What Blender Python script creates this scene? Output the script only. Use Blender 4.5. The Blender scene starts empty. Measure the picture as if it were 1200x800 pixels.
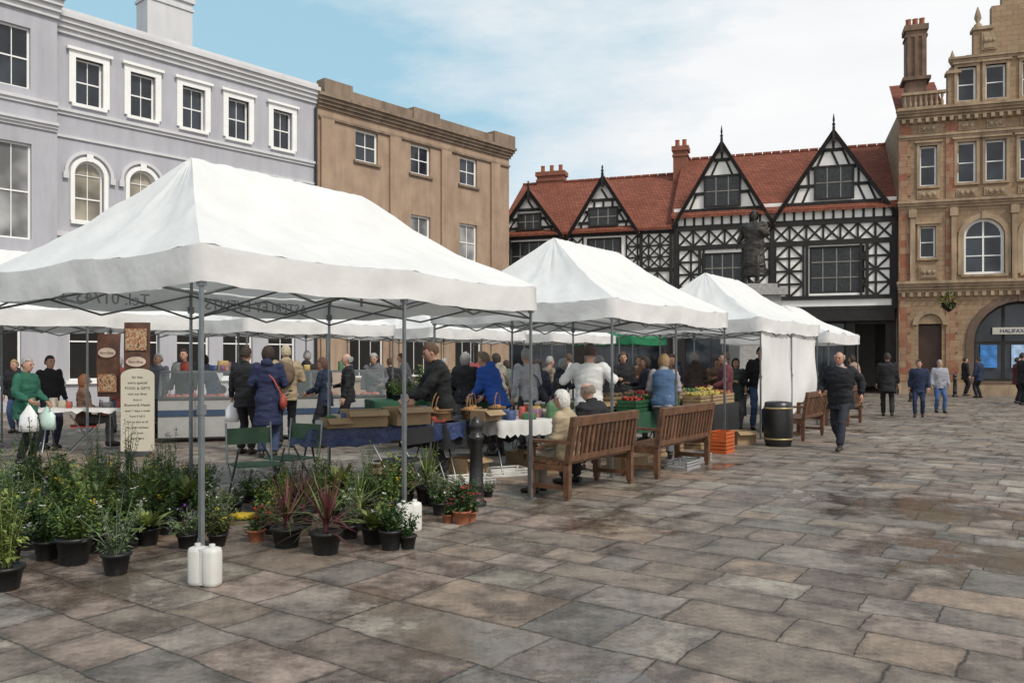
import bpy, bmesh, math, random
from mathutils import Vector, Matrix, noise
R=random.Random(7)
SC=bpy.context.scene; COL=SC.collection
V=Vector; pi=math.pi; rad=math.radians
SC.view_settings.view_transform='Standard'; SC.view_settings.look='None'; SC.view_settings.exposure=0
def W(px,D): return ((px-600)/950*D, D)
def WG(px,py): return W(px,1520/(py-420))
# ---------------- mesh builder ----------------
class MB:
    def __init__(s): s.v=[];s.f=[];s.m=[];s.s=[]
    def add(s,vs,fs,mi=0,sm=False,M=None):
        o=len(s.v)
        s.v+=[tuple(M@V(p)) if M else tuple(p) for p in vs]
        for f in fs: s.f.append(tuple(i+o for i in f)); s.m.append(mi); s.s.append(sm)
    def box(s,x0,x1,y0,y1,z0,z1,mi=0,M=None):
        s.add([(x0,y0,z0),(x1,y0,z0),(x1,y1,z0),(x0,y1,z0),(x0,y0,z1),(x1,y0,z1),(x1,y1,z1),(x0,y1,z1)],
          [(0,3,2,1),(4,5,6,7),(0,1,5,4),(1,2,6,5),(2,3,7,6),(3,0,4,7)],mi,False,M)
    def tube(s,pts,rads,n=8,mi=0,sm=True,fl=1.0):
        pts=[V(p) for p in pts]
        if not hasattr(rads,'__len__'): rads=[rads]*len(pts)
        vs=[];fs=[];k=len(pts); ref=None
        for i,p in enumerate(pts):
            t=(pts[min(i+1,k-1)]-pts[max(i-1,0)]).normalized()
            if ref is None: ref=V((1,0,0)) if abs(t.x)<.8 else V((0,1,0))
            a=(ref-t*ref.dot(t)).normalized(); ref=a; b=t.cross(a)
            for j in range(n):
                an=2*pi*j/n; vs.append(p+a*math.cos(an)*rads[i]+b*math.sin(an)*rads[i]*fl)
        for i in range(k-1):
            for j in range(n):
                j2=(j+1)%n; fs.append((i*n+j,i*n+j2,(i+1)*n+j2,(i+1)*n+j))
        s.add(vs,fs,mi,sm); s.add(vs[:n],[tuple(range(n))[::-1]],mi); s.add(vs[-n:],[tuple(range(n))],mi)
    def lathe(s,prof,c=(0,0,0),n=16,mi=0,sm=True,ex=1,ey=1,sq=1.):
        vs=[];fs=[]
        g=lambda a: math.copysign(abs(a)**sq,a)
        for r,z in prof:
            for j in range(n): vs.append((c[0]+g(math.cos(2*pi*j/n))*r*ex,c[1]+g(math.sin(2*pi*j/n))*r*ey,c[2]+z))
        for i in range(len(prof)-1):
            for j in range(n):
                j2=(j+1)%n; fs.append((i*n+j,i*n+j2,(i+1)*n+j2,(i+1)*n+j))
        s.add(vs,fs,mi,sm); s.add(vs[:n],[tuple(range(n))[::-1]],mi); s.add(vs[-n:],[tuple(range(n))],mi)
    def sph(s,c,r,n=10,mi=0,M=None):
        if not hasattr(r,'__len__'): r=(r,r,r)
        vs=[];fs=[];k=max(5,n//2+1)
        for i in range(1,k):
            ph=pi*i/k
            for j in range(n):
                th=2*pi*j/n; vs.append(V((math.sin(ph)*math.cos(th)*r[0],math.sin(ph)*math.sin(th)*r[1],math.cos(ph)*r[2])))
        vs.append(V((0,0,r[2])));vs.append(V((0,0,-r[2])))
        for i in range(k-2):
            for j in range(n):
                j2=(j+1)%n; fs.append((i*n+j,(i+1)*n+j,(i+1)*n+j2,i*n+j2))
        T=len(vs)
        for j in range(n):
            j2=(j+1)%n; fs.append((T-2,j,j2)); fs.append((T-1,(k-2)*n+j2,(k-2)*n+j))
        if M: vs=[M@p for p in vs]
        s.add([V(c)+p for p in vs],fs,mi,True)
    def mesh(s,mats,name='m'):
        me=bpy.data.meshes.new(name); me.from_pydata([tuple(p) for p in s.v],[],s.f)
        for m in mats: me.materials.append(m)
        me.polygons.foreach_set('material_index',s.m); me.polygons.foreach_set('use_smooth',s.s); me.update(); return me
def ob(name,me,parent=None,loc=None,rz=0,label=None,cat=None,group=None,kind=None):
    o=bpy.data.objects.new(name,me)
    if parent: o.parent=parent
    if loc is not None: o.location=loc if len(loc)==3 else (loc[0],loc[1],0)
    if rz: o.rotation_euler=(0,0,rz)
    if label: o['label']=label
    if cat: o['category']=cat
    if group: o['group']=group
    if kind: o['kind']=kind
    COL.objects.link(o); return o
def thing(name,label,cat,loc,rz=0,group=None): return ob(name,None,None,loc,rz,label,cat,group)
def dup(o,loc,rz=0,sc=1,label=None):
    def cp(a,par):
        c=a.copy()
        if par: c.parent=par
        COL.objects.link(c)
        for ch in a.children: cp(ch,c)
        return c
    c=cp(o,None); c.location=loc if len(loc)==3 else (loc[0],loc[1],0); c.rotation_euler=(0,0,rz); c.scale=(sc,)*3 if not hasattr(sc,'__len__') else sc
    if label: c['label']=label
    return c
# ---------------- materials ----------------
class G:
    def __init__(s,nt): s.nt=nt
    def set(s,i,v):
        if isinstance(v,bpy.types.NodeSocket): s.nt.links.new(v,i)
        else:
            if hasattr(v,'__len__') and len(v)==3 and i.type=='RGBA': v=(*v,1)
            i.default_value=v
    def n(s,t,ins={},**kw):
        nd=s.nt.nodes.new('ShaderNode'+t)
        for k,v in kw.items(): setattr(nd,k,v)
        for k,v in ins.items(): s.set(nd.inputs[k],v)
        return nd
    def m(s,op,a,b=0.0,c=None,clamp=False):
        nd=s.n('Math',{0:a,1:b},operation=op,use_clamp=clamp)
        if c is not None: s.set(nd.inputs[2],c)
        return nd.outputs[0]
    def mix(s,f,a,b,bt='MIX'):
        nd=s.n('MixRGB',{0:f,1:a,2:b},blend_type=bt); return nd.outputs[0]
    def noise(s,vec,sc,det=3,ro=.55): return s.n('TexNoise',{'Vector':vec,'Scale':sc,'Detail':det,'Roughness':ro}).outputs[0]
    def ramp(s,f,st):
        nd=s.n('ValToRGB',{0:f}); e=nd.color_ramp.elements
        while len(e)<len(st): e.new(.5)
        for i,(p,c) in enumerate(st): e[i].position=p; e[i].color=(*c,1) if hasattr(c,'__len__') else (c,c,c,1)
        return nd.outputs[0]
def newmat(name):
    m=bpy.data.materials.new(name); m.use_nodes=True; return m,G(m.node_tree),m.node_tree.nodes['Principled BSDF']
def mul(c,k): return tuple(min(1,x*k) for x in c)
MC={}
def mat(name,col,rough=.7,var=.2,sc=3,bump=.2,bs=40,metal=0,island=0,trans=0,spec=.4,grime=0):
    if name in MC: return MC[name]
    m,g,b=newmat(name); P=g.n('NewGeometry').outputs['Position']
    f=g.noise(P,sc,3); f=g.ramp(f,[(.3,0.),(.7,1.)])
    c=g.mix(f,mul(col,1-var),mul(col,1+var))
    if grime:
        f2=g.noise(g.n('Mapping',{'Vector':P,'Scale':(2.5,2.5,.35)}).outputs[0],1.2,5,.65); f2=g.ramp(f2,[(.42,0.),(.75,1.)])
        c=g.mix(g.m('MULTIPLY',f2,grime),c,mul(col,.35))
    if island:
        r=g.n('NewGeometry').outputs['Random Per Island']
        c=g.mix(1.0,c,g.ramp(r,[(0,1-island),(1,1.)]),'MULTIPLY')
    g.set(b.inputs['Base Color'],c); b.inputs['Roughness'].default_value=rough; b.inputs['Metallic'].default_value=metal
    b.inputs['Specular IOR Level'].default_value=spec
    if bump:
        bn=g.n('Bump',{'Strength':bump,'Distance':.02,'Height':g.noise(P,bs,2)}); g.set(b.inputs['Normal'],bn.outputs[0])
    if trans:
        t=g.n('BsdfTranslucent',{'Color':c}); mx=g.n('MixShader',{0:trans,1:b.outputs[0],2:t.outputs[0]})
        g.set(m.node_tree.nodes['Material Output'].inputs[0],mx.outputs[0])
    MC[name]=m; return m
def brick(name,c1,c2,mo,w,h,ms=.012,rough=.85,grime=.3,bump=.4,off=.5):
    m,g,b=newmat(name); O=g.n('TexCoord').outputs['Object']; s=g.n('SeparateXYZ',{0:O})
    vec=g.n('CombineXYZ',{0:g.m('ADD',s.outputs[0],s.outputs[1]),1:s.outputs[2]}).outputs[0]
    br=g.n('TexBrick',{'Vector':vec,'Color1':c1,'Color2':c2,'Mortar':mo,'Scale':1.0,'Mortar Size':ms,'Mortar Smooth':.3,'Bias':0.,'Brick Width':w,'Row Height':h},offset=off)
    n1=g.noise(O,.9,5,.65); c=g.mix(g.m('MULTIPLY',g.ramp(n1,[(.4,0.),(.75,1.)]),grime),br.outputs[0],mul(c1,.4))
    n2=g.noise(O,9,4); c=g.mix(.35,c,g.mix(1.,c,g.ramp(n2,[(.3,.5),(.7,1.)]),'MULTIPLY'))
    g.set(b.inputs['Base Color'],c); b.inputs['Roughness'].default_value=rough; b.inputs['Specular IOR Level'].default_value=.25
    hh=g.m('ADD',g.m('MULTIPLY',br.outputs[1],-1.),g.m('MULTIPLY',n2,.6))
    g.set(b.inputs['Normal'],g.n('Bump',{'Strength':bump,'Distance':.03,'Height':hh}).outputs[0]); return m
def paving():
    m,g,b=newmat('flagstones'); P=g.n('NewGeometry').outputs['Position']
    P2=g.n('Mapping',{'Vector':P,'Rotation':(0,0,-rad(145))}).outputs[0]
    wob=g.n('TexNoise',{'Vector':P2,'Scale':2.3,'Detail':3.}).outputs[1]
    wb=g.n('VectorMath',{0:wob,1:(.5,.5,.5)},operation='SUBTRACT').outputs[0]
    wb=g.n('VectorMath',{0:wb,'Scale':.09},operation='SCALE').outputs[0]
    P3=g.n('VectorMath',{0:P2,1:wb},operation='ADD').outputs[0]
    s=g.n('SeparateXYZ',{0:P3}); u,w=s.outputs[0],s.outputs[1]
    w=g.m('ADD',w,g.m('MULTIPLY',g.m('SINE',g.m('MULTIPLY',w,2.3)),.13))
    rw=g.m('DIVIDE',w,.5); row=g.m('FLOOR',rw); rf=g.m('FRACT',rw)
    r1=g.n('TexWhiteNoise',{'W':row},noise_dimensions='1D').outputs[0]; r2=g.n('TexWhiteNoise',{'W':g.m('ADD',row,77.3)},noise_dimensions='1D').outputs[0]
    wd=g.m('ADD',.46,g.m('MULTIPLY',r1,.42)); c=g.m('ADD',g.m('DIVIDE',u,wd),g.m('MULTIPLY',r2,9.))
    c=g.m('ADD',c,g.m('MULTIPLY',g.m('SINE',g.m('MULTIPLY',c,1.9)),.24))
    cl=g.m('FLOOR',c); cf=g.m('FRACT',c)
    wn=g.n('TexWhiteNoise',{'Vector':g.n('CombineXYZ',{0:row,1:cl}).outputs[0]},noise_dimensions='3D')
    sr=wn.outputs[0]
    ex=g.m('MULTIPLY',g.m('MINIMUM',cf,g.m('SUBTRACT',1.,cf)),.68); ey=g.m('MULTIPLY',g.m('MINIMUM',rf,g.m('SUBTRACT',1.,rf)),.5)
    e=g.m('MINIMUM',ex,ey); fine=g.noise(P,26,5,.65)
    e2=g.m('ADD',e,g.m('MULTIPLY',g.m('SUBTRACT',fine,.5),.03))
    J=g.n('MapRange',{0:e2,1:-.002,2:.012,3:0.,4:1.}).outputs[0]
    big=g.noise(P,.35,3); med=g.noise(P,3.2,6,.7)
    base=g.ramp(sr,[(0,(.225,.175,.135)),(.15,(.17,.15,.13)),(.3,(.28,.205,.15)),(.45,(.225,.20,.175)),(.6,(.29,.22,.18)),(.75,(.185,.145,.118)),(.88,(.26,.23,.185)),(1,(.35,.30,.25))])
    c0=g.mix(.85,base,g.mix(1.,base,g.ramp(med,[(.3,.3),(.47,.8),(.7,1.35)]),'MULTIPLY'))
    c0=g.mix(.55,c0,g.mix(1.,c0,g.ramp(fine,[(.3,.5),(.7,1.25)]),'MULTIPLY'))
    edge=g.n('MapRange',{0:g.m('ADD',e,g.m('MULTIPLY',g.m('SUBTRACT',med,.5),.4)),1:.0,2:.09,3:.45,4:0.}).outputs[0]
    near=g.n('MapRange',{0:g.n('SeparateXYZ',{0:P}).outputs[1],1:5.,2:16.,3:.012,4:-.045}).outputs[0]
    dn=g.noise(P,1.5,7,.72); dp=g.m('ADD',g.m('MULTIPLY',big,.5),g.m('MULTIPLY',dn,.67)); dp=g.m('ADD',dp,g.m('MULTIPLY',g.m('SUBTRACT',sr,.5),.10)); dp=g.m('ADD',dp,g.m('MULTIPLY',edge,.07)); dp=g.m('ADD',dp,near)
    wet=g.n('MapRange',{0:dp,1:.575,2:.64,3:0.,4:1.}).outputs[0]
    c1=g.mix(g.m('MAXIMUM',g.m('MULTIPLY',wet,.68),edge),c0,g.mix(1.,c0,(.34,.29,.27),'MULTIPLY'))
    c1=g.mix(g.m('SUBTRACT',1.,J),c1,(.04,.034,.028))
    g.set(b.inputs['Base Color'],c1)
    pud=g.n('MapRange',{0:dp,1:.645,2:.68,3:0.,4:1.}).outputs[0]
    ro=g.m('SUBTRACT',g.m('ADD',.5,g.m('MULTIPLY',med,.3)),g.m('MULTIPLY',wet,.34)); ro=g.m('SUBTRACT',ro,g.m('MULTIPLY',pud,.25),clamp=True)
    g.set(b.inputs['Roughness'],g.m('MAXIMUM',ro,.06)); b.inputs['Specular IOR Level'].default_value=.5
    h=g.m('ADD',g.m('MULTIPLY',J,.8),g.m('MULTIPLY',fine,.35)); h=g.m('ADD',h,g.m('MULTIPLY',med,1.2)); h=g.m('ADD',h,g.m('MULTIPLY',sr,.5))
    tilt=g.m('MULTIPLY',g.m('SUBTRACT',cf,.5),g.m('SUBTRACT',g.n('SeparateXYZ',{0:wn.outputs[1]}).outputs[0],.5)); h=g.m('ADD',h,g.m('MULTIPLY',tilt,1.6))
    bn=g.n('Bump',{'Strength':g.m('SUBTRACT',.75,g.m('MULTIPLY',pud,.68)),'Distance':.022,'Height':h}); g.set(b.inputs['Normal'],bn.outputs[0]); return m
def glass(name,col=(.02,.024,.03),rough=.06):
    m,g,b=newmat(name); P=g.n('NewGeometry').outputs['Position']
    f=g.ramp(g.noise(P,.8,2),[(.35,0.),(.65,1.)]); g.set(b.inputs['Base Color'],g.mix(f,mul(col,.6),mul(col,2.2)))
    b.inputs['Roughness'].default_value=rough; b.inputs['Specular IOR Level'].default_value=.5
    g.set(b.inputs['Normal'],g.n('Bump',{'Strength':.06,'Distance':.05,'Height':g.noise(P,1.8,1)}).outputs[0]); return m
M_canv=mat('white_canvas',(.82,.815,.80),.75,.05,1.6,.5,6,trans=.22,grime=.09)
M_green=mat('green_canvas',(.03,.22,.1),.75,.1,trans=.2)
M_steel=mat('galvanised_steel',(.24,.255,.26),.42,.15,8,.05,metal=.8)
M_stucco=mat('pale_grey_stucco',(.43,.43,.465),.85,.05,.7,.12,30,grime=.25)
M_stucco2=mat('light_grey_stucco',(.60,.60,.61),.85,.05,.7,.12,30,grime=.18)
M_white=mat('white_paint',(.82,.82,.80),.55,.04,3,.05,grime=.06)
M_render=mat('tan_render',(.37,.265,.19),.92,.14,1.3,.5,35,grime=.4)
M_render2=mat('tan_stone_dark',(.26,.195,.145),.92,.15,1.3,.5,35,grime=.75)
M_tile=brick('red_clay_tile',(.33,.105,.062),(.22,.07,.045),(.09,.04,.028),.18,.11,.012,grime=.55,bump=.8)
M_slate=brick('grey_slate',(.09,.09,.1),(.06,.06,.07),(.03,.03,.03),.3,.16,.01)
M_brick=brick('red_brick',(.34,.1,.055),(.24,.08,.05),(.25,.2,.16),.23,.075,.01)
M_stone=brick('buff_ashlar',(.41,.29,.185),(.35,.235,.145),(.19,.135,.09),.45,.22,.008,grime=.5,bump=.35)
M_stone2=mat('weathered_buff_stone',(.36,.265,.175),.9,.22,1.5,.4,20,grime=.7)
M_stone3=brick('red_and_buff_quoins',(.32,.12,.075),(.41,.29,.185),(.18,.12,.08),.5,.3,.008,grime=.4)
M_stone4=mat('dark_shopfront_stone',(.13,.085,.06),.7,.25,1.5,.3,20)
M_blk=mat('black_timber',(.018,.016,.015),.7,.3,4,.3,30)
M_lime=mat('white_limewash',(.84,.83,.79),.85,.05,2,.2,20,grime=.1)
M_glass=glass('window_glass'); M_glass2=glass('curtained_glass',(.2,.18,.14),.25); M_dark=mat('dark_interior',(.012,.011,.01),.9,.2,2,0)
M_glassw=glass('net_curtain_glass',(.2,.2,.2),.3)
M_lead=mat('leaded_window',(.025,.028,.03),.25,.5,9,.5,16)
M_iron=mat('black_iron',(.012,.012,.013),.35,.2,6,.2,40,spec=.6)
M_bronze=mat('weathered_bronze',(.045,.04,.035),.5,.5,5,.4,25,metal=.3)
M_granite=mat('grey_granite',(.3,.29,.28),.8,.2,10,.2,60)
M_teak=mat('brown_teak',(.165,.08,.042),.55,.35,9,.4,50,island=.45)
M_wood=mat('pale_wood',(.36,.25,.14),.75,.25,6,.3,30,island=.3)
M_wick=mat('brown_wicker',(.24,.14,.07),.75,.4,40,.9,110)
M_card=mat('cardboard',(.32,.225,.13),.85,.15)
M_pot=mat('black_plastic_pot',(.014,.014,.014),.45,.2)
M_terra=mat('terracotta_pot',(.33,.12,.06),.8,.2)
M_plw=mat('white_moulded_plastic',(.66,.65,.61),.45,.05,4,.05,grime=.45)
M_soil=mat('soil',(.03,.02,.014),.95,.4)
# ---------------- camera, light, world ----------------
cam=bpy.data.cameras.new('camera'); co=bpy.data.objects.new('camera',cam); COL.objects.link(co); SC.camera=co
co.location=(0,0,1.6); co.rotation_euler=(rad(90),0,0); cam.lens=28.5; cam.sensor_width=36; cam.shift_y=20/1200; cam.clip_end=900
sd=V((.5,-.55,.8)).normalized()
sl=bpy.data.lights.new('sun','SUN'); sl.energy=2.6; sl.angle=rad(11); sl.color=(1,.94,.85)
so=bpy.data.objects.new('sun',sl); COL.objects.link(so); so.rotation_euler=sd.to_track_quat('Z','Y').to_euler()
wd=bpy.data.worlds.new('World'); SC.world=wd; wd.use_nodes=True; g=G(wd.node_tree); bg=wd.node_tree.nodes['Background']
sky=g.n('TexSky',sky_type='NISHITA',sun_disc=False); sky.sun_elevation=math.asin(sd.z); sky.sun_rotation=math.atan2(sd.x,sd.y); sky.air_density=1.1; sky.dust_density=1.; sky.ozone_density=1.2
tc=g.n('TexCoord').outputs['Generated']; sp=g.n('SeparateXYZ',{0:tc})
n1=g.noise(g.n('Mapping',{'Vector':tc,'Scale':(1.6,1.6,5.),'Location':(3.1,.4,1.2)}).outputs[0],1.4,9,.62)
f=g.m('ADD',g.m('MULTIPLY',n1,1.9),g.m('MULTIPLY',sp.outputs[0],1.2)); f=g.m('SUBTRACT',f,g.m('MULTIPLY',sp.outputs[2],1.5)); f=g.m('SUBTRACT',f,g.m('MULTIPLY',sp.outputs[1],.9)); f=g.m('ADD',f,.87)
f=g.ramp(f,[(.2,0.),(.5,.5),(.85,1.)])
blue=g.mix(.7,sky.outputs[0],(4.7,7.7,9.1))
cl=g.mix(g.ramp(g.noise(g.n('Mapping',{'Vector':tc,'Scale':(1.,1.,4.)}).outputs[0],2.6,6),[(.3,0.),(.7,1.)]),(8.6,8.8,9.1),(10.0,10.0,10.0))
g.set(bg.inputs[0],g.mix(f,blue,cl)); bg.inputs[1].default_value=.1
# ---------------- ground ----------------
mb=MB(); mb.add([(-400,-60,0),(400,-60,0),(400,700,0),(-400,700,0)],[(0,1,2,3)])
ob('ground',mb.mesh([paving()]),kind='structure',label='damp worn flagstone paving of the square')
# ---------------- building helpers ----------------
def wall(mb,x0,x1,z0,z1,ops,y=0,dep=.22,mi=0):
    xs=sorted({x0,x1,*[o[0] for o in ops],*[o[1] for o in ops]}); zs=sorted({z0,z1,*[o[2] for o in ops],*[o[3] for o in ops]})
    for i in range(len(xs)-1):
        for j in range(len(zs)-1):
            cx=(xs[i]+xs[i+1])/2; cz=(zs[j]+zs[j+1])/2
            if any(o[0]<cx<o[1] and o[2]<cz<o[3] for o in ops): continue
            mb.add([(xs[i],y,zs[j]),(xs[i+1],y,zs[j]),(xs[i+1],y,zs[j+1]),(xs[i],y,zs[j+1])],[(0,1,2,3)],mi)
    for a,b_,c,d in ops:
        mb.add([(a,y,c),(b_,y,c),(b_,y,d),(a,y,d),(a,y+dep,c),(b_,y+dep,c),(b_,y+dep,d),(a,y+dep,d)],[(0,4,5,1),(1,5,6,2),(2,6,7,3),(3,7,4,0)],mi)
def shell(mb,x0,x1,y0,y1,z1,mi=0):
    mb.add([(x0,y0,0),(x1,y0,0),(x1,y1,0),(x0,y1,0),(x0,y0,z1),(x1,y0,z1),(x1,y1,z1),(x0,y1,z1)],[(1,2,6,5),(2,3,7,6),(3,0,4,7),(4,5,6,7)],mi)
WC={}
def window(par,x,z,w,h,nx=2,nz=2,fm=None,gm=None,y=.12,t=.06,arch=False,sill=True,name='window',sur=0,surm=None,bar=.025,bm=None):
    fm=fm or M_white; gm=gm or M_glass; key=(w,h,nx,nz,fm.name,gm.name,t,arch,sill,sur,bar,bm and bm.name)
    if key not in WC:
        mb=MB(); zt=h-(w/2 if arch else 0); bi=1 if bm else 0
        mb.box(0,t,0,.06,0,zt); mb.box(w-t,w,0,.06,0,zt); mb.box(t,w-t,0,.06,0,t)
        if not arch: mb.box(t,w-t,0,.06,h-t,h)
        else:
            def arc(r0,r1,ya,yb):
                vs=[];fs=[]
                for i in range(13):
                    a=pi*i/12
                    for r in (r0,r1):
                        for yy in (ya,yb): vs.append((w/2-math.cos(a)*r,yy,zt+math.sin(a)*r))
                for i in range(12):
                    k=i*4; fs+=[(k,k+4,k+6,k+2),(k+1,k+3,k+7,k+5),(k,k+1,k+5,k+4),(k+2,k+6,k+7,k+3)]
                return vs,fs
            mb.add(*arc(w/2-t,w/2,0,.06))
        for i in range(1,nx):
            hh=zt+ (math.sqrt(max(0,(w/2-t)**2-(w*i/nx-w/2)**2)) if arch else -t)
            mb.box(w*i/nx-bar/2,w*i/nx+bar/2,.015,.05,t,hh,bi)
        for j in range(1,nz):
            q=.045 if (nz%2==0 and j==nz//2) else bar; mb.box(t,w-t,.01,.052,zt*j/nz-q/2,zt*j/nz+q/2,bi)
        if arch: mb.box(t,w-t,.01,.053,zt-bar/2,zt+bar/2)
        gl=MB(); gl.add([(t/2,.04,t/2),(w-t/2,.04,t/2),(w-t/2,.04,zt),(t/2,.04,zt)],[(0,1,2,3)])
        if arch: gl.add([(w/2-math.cos(pi*i/12)*(w/2-t/2),.04,zt+math.sin(pi*i/12)*(w/2-t/2)) for i in range(13)],[tuple(range(13))[::-1]])
        else: gl.add([(t/2,.04,zt),(w-t/2,.04,zt),(w-t/2,.04,h-t/2),(t/2,.04,h-t/2)],[(0,1,2,3)])
        si=MB(); si.box(-.12,w+.12,-y-.1,-.003,-.11,-.003)
        su=None
        if sur:
            su=MB(); 
            su.box(-sur,0,-y-.07,-.002,0,zt); su.box(w,w+sur,-y-.07,-.002,0,zt)
            if arch:
                su.add(*arc(w/2,w/2+sur,-y-.07,-.002)); su.box(w/2-.1,w/2+.1,-y-.11,-y-.072,h-.02,h+sur+.08)
            else: su.box(-sur,w+sur,-y-.072,-.002,h,h+sur); su.box(-sur-.08,w+sur+.08,-y-.15,-.002,h+sur+.002,h+sur+.09)
        sp=None
        if arch:
            sp=MB(); 
            for sx in (0,1):
                vs=[(w*sx,-y-.004 ,h+.003)]+[(w/2-math.cos(a)*(w/2+.01)*(1 if sx==0 else -1),-y-.004,zt+math.sin(a)*(w/2+.01)) for a in [pi/2*i/8 for i in range(9)]]
                for i in range(1,9): sp.add([vs[0],vs[i],vs[i+1]],[(0,1,2) if sx==0 else (0,2,1)])
        WC[key]=(mb.mesh([fm]+([bm] if bm else [])),gl.mesh([gm]),si.mesh([surm or fm]) if sill else None,su.mesh([surm or fm]) if su else None,sp)
    a,b_,c,d,sp=WC[key]
    o=ob(name,a,par,(x,y,z)); ob('pane',b_,o)
    if c: ob('sill',c,o)
    if d: ob('surround',d,o)
    return o,sp
def part(mb,name,ms,par,label=None,loc=None): return ob(name,mb.mesh(ms if isinstance(ms,list) else [ms]),par,loc,label=label)
def cornice(mb,x0,x1,z0,z1,p,n=3,y=0,dy=0):
    h=(z1-z0)/n
    for i in range(n): mb.box(x0-p*(i+1)/n*dy,x1+p*(i+1)/n*dy,y-p*(i+1)/n,y-.002,z0+h*i+(.0015 if i else 0),z0+h*(i+1))
def text(s,size,m,par,mw,name='lettering',ext=.004,align='CENTER'):
    cu=bpy.data.curves.new(name,'FONT'); cu.body=s; cu.size=size; cu.extrude=ext; cu.align_x=align; cu.resolution_u=2
    t=bpy.data.objects.new('t',cu); COL.objects.link(t); dg=bpy.context.evaluated_depsgraph_get(); me=bpy.data.meshes.new_from_object(t.evaluated_get(dg))
    bpy.data.objects.remove(t); me.materials.clear(); me.materials.append(m); o=ob(name,me,par); o.matrix_local=mw; return o
FRONT=Matrix(((1,0,0,0),(0,0,-1,0),(0,1,0,0),(0,0,0,1)))
def chimney(par,x,y,z0,z1,w,d,m,pots=2,ribs=0):
    c=MB(); c.box(x-w/2,x+w/2,y-d/2,y+d/2,z0,z1-.25); c.box(x-w/2-.08,x+w/2+.08,y-d/2-.08,y+d/2+.08,z1-.248,z1)
    c.box(x-w/2-.05,x+w/2+.05,y-d/2-.05,y+d/2+.05,z1-.55,z1-.45)
    for i in range(ribs): xx=x-w/2+.12+(w-.24)*i/(ribs-1); c.box(xx-.08,xx+.08,y-d/2-.07,y-d/2-.002,z0+1.6,z1-.56)
    if ribs: c.box(x-w/2-.12,x+w/2+.12,y-d/2-.13,y+d/2+.13,z0,z0+.9); c.box(x-w/2-.16,x+w/2+.16,y-d/2-.17,y+d/2+.17,z0+1.45,z0+1.6)
    o=part(c,'chimney',m,par)
    for i in range(pots):
        p=MB(); p.lathe([(.13,0),(.11,.35),(.14,.4)],(x-w/2+w*(i+.5)/pots,y,z1),8); part(p,'chimney_pot',M_terra,o)
AU=math.atan2(.749,.662)
# ---------------- grey georgian building ----------------
gb=thing('townhouse','pale grey stucco townhouse with white sash windows and cornice','building',(-14.37,25.38),AU)
tx=[1.07,2.79,4.59,6.33,8.2]; ops=[];Wd=9.765
for x in tx: ops+=[(x-.42,x+.42,9.74,11.2),(x-.45,x+.45,6.0,7.95)]
for x in tx: ops.append((x-.6,x+.6,.9,3.4))
lw=[(-1.7,-.75,9.75,11.6),(-1.75,-.72,5.2,8.1),(-4.2,-3.2,9.75,11.6),(-4.2,-3.2,5.2,8.1),(-3.6,-1.0,.7,3.5)]
w_=MB(); wall(w_,0,Wd,0,12.3,ops); wall(w_,-6,0,0,12.6,lw,-.35,.25)
shell(w_,-6,Wd,.0,9,12.25); w_.add([(0,-.35,0),(0,0,0),(0,0,12.6),(0,-.35,12.6)],[(0,1,2,3)]); w_.add([(-6,-.35,12.6),(0,-.35,12.6),(0,2,12.6),(-6,2,12.6)],[(0,1,2,3)])
w_.add([(0,0,12.25),(0,2,12.25),(0,2,12.6),(0,-.35,12.6)],[(0,1,2,3)])
for x in tx:
    window(gb,x-.42,9.74,.84,1.46,2,2,sur=.2)
    o,sp=window(gb,x-.45,6.0,.9,1.95,2,2,arch=True,gm=M_glass2,sur=.13)
    w_.add(sp.v,sp.f,0,False,Matrix.Translation((x-.45,.12,6.0)))
    window(gb,x-.6,.9,1.2,2.5,2,2,gm=M_dark)
    h=MB(); 
    for i in range(16):
        a0=pi*i/16;a1=pi*(i+1)/16
        h.add([(x-math.cos(a)*r,yy,7.5+math.sin(a)*r) for a in (a0,a1) for r in (.66,.76) for yy in (-.09,0)],[(0,4,6,2),(1,3,7,5),(0,1,5,4),(2,6,7,3)])
    h.box(x-.8,x-.64,-.11,-.002,7.3,7.498);h.box(x+.64,x+.8,-.11,-.002,7.3,7.498)
    part(h,'hood_mould',M_stucco2,gb)
for a,b_,c,d in lw[:4]: window(gb,a,c,round(b_-a,3),round(d-c,3),2,2,y=-.23,sur=.16,gm=M_glass if c>9 else M_glassw)
window(gb,-3.6,.7,2.6,2.8,3,1,y=-.23,gm=M_dark)
part(w_,'wall',M_stucco,gb)
c=MB(); cornice(c,0.005,Wd,11.85,12.45,.34,4); c.box(0.005,Wd,-.15,.2,12.455,12.62)
part(c,'cornice',M_stucco2,gb); c=MB(); cornice(c,-6,.0,12.1,12.8,.4,4,-.35,.3); c.box(-6,.1,-.6,.3,12.81,13.0); part(c,'cornice',M_stucco2,gb)
for z0,z1,p,n in ((9.3,9.5,.12,2),(8.58,8.66,.06,1),(5.3,5.6,.15,2),(3.8,4.3,.3,3)): c=MB(); cornice(c,.005,Wd,z0,z1,p,n); part(c,'string_course',M_stucco2,gb)
for z0,z1,p,n in ((9.3,9.5,.12,2),(8.6,8.85,.18,3),(4.3,4.7,.3,3)): c=MB(); cornice(c,-6,0,z0,z1,p,n,-.35); part(c,'string_course',M_stucco2,gb)
r=MB(); r.add([(0,.3,12.3),(Wd,.3,12.3),(Wd,4.5,13.6),(0,4.5,13.6),(0,9,12.3),(Wd,9,12.3)],[(0,1,2,3),(3,2,5,4)]); part(r,'roof',M_slate,gb)
chimney(gb,4.6,2.2,12.3,15.2,1.7,.9,M_stucco2,3)
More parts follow.
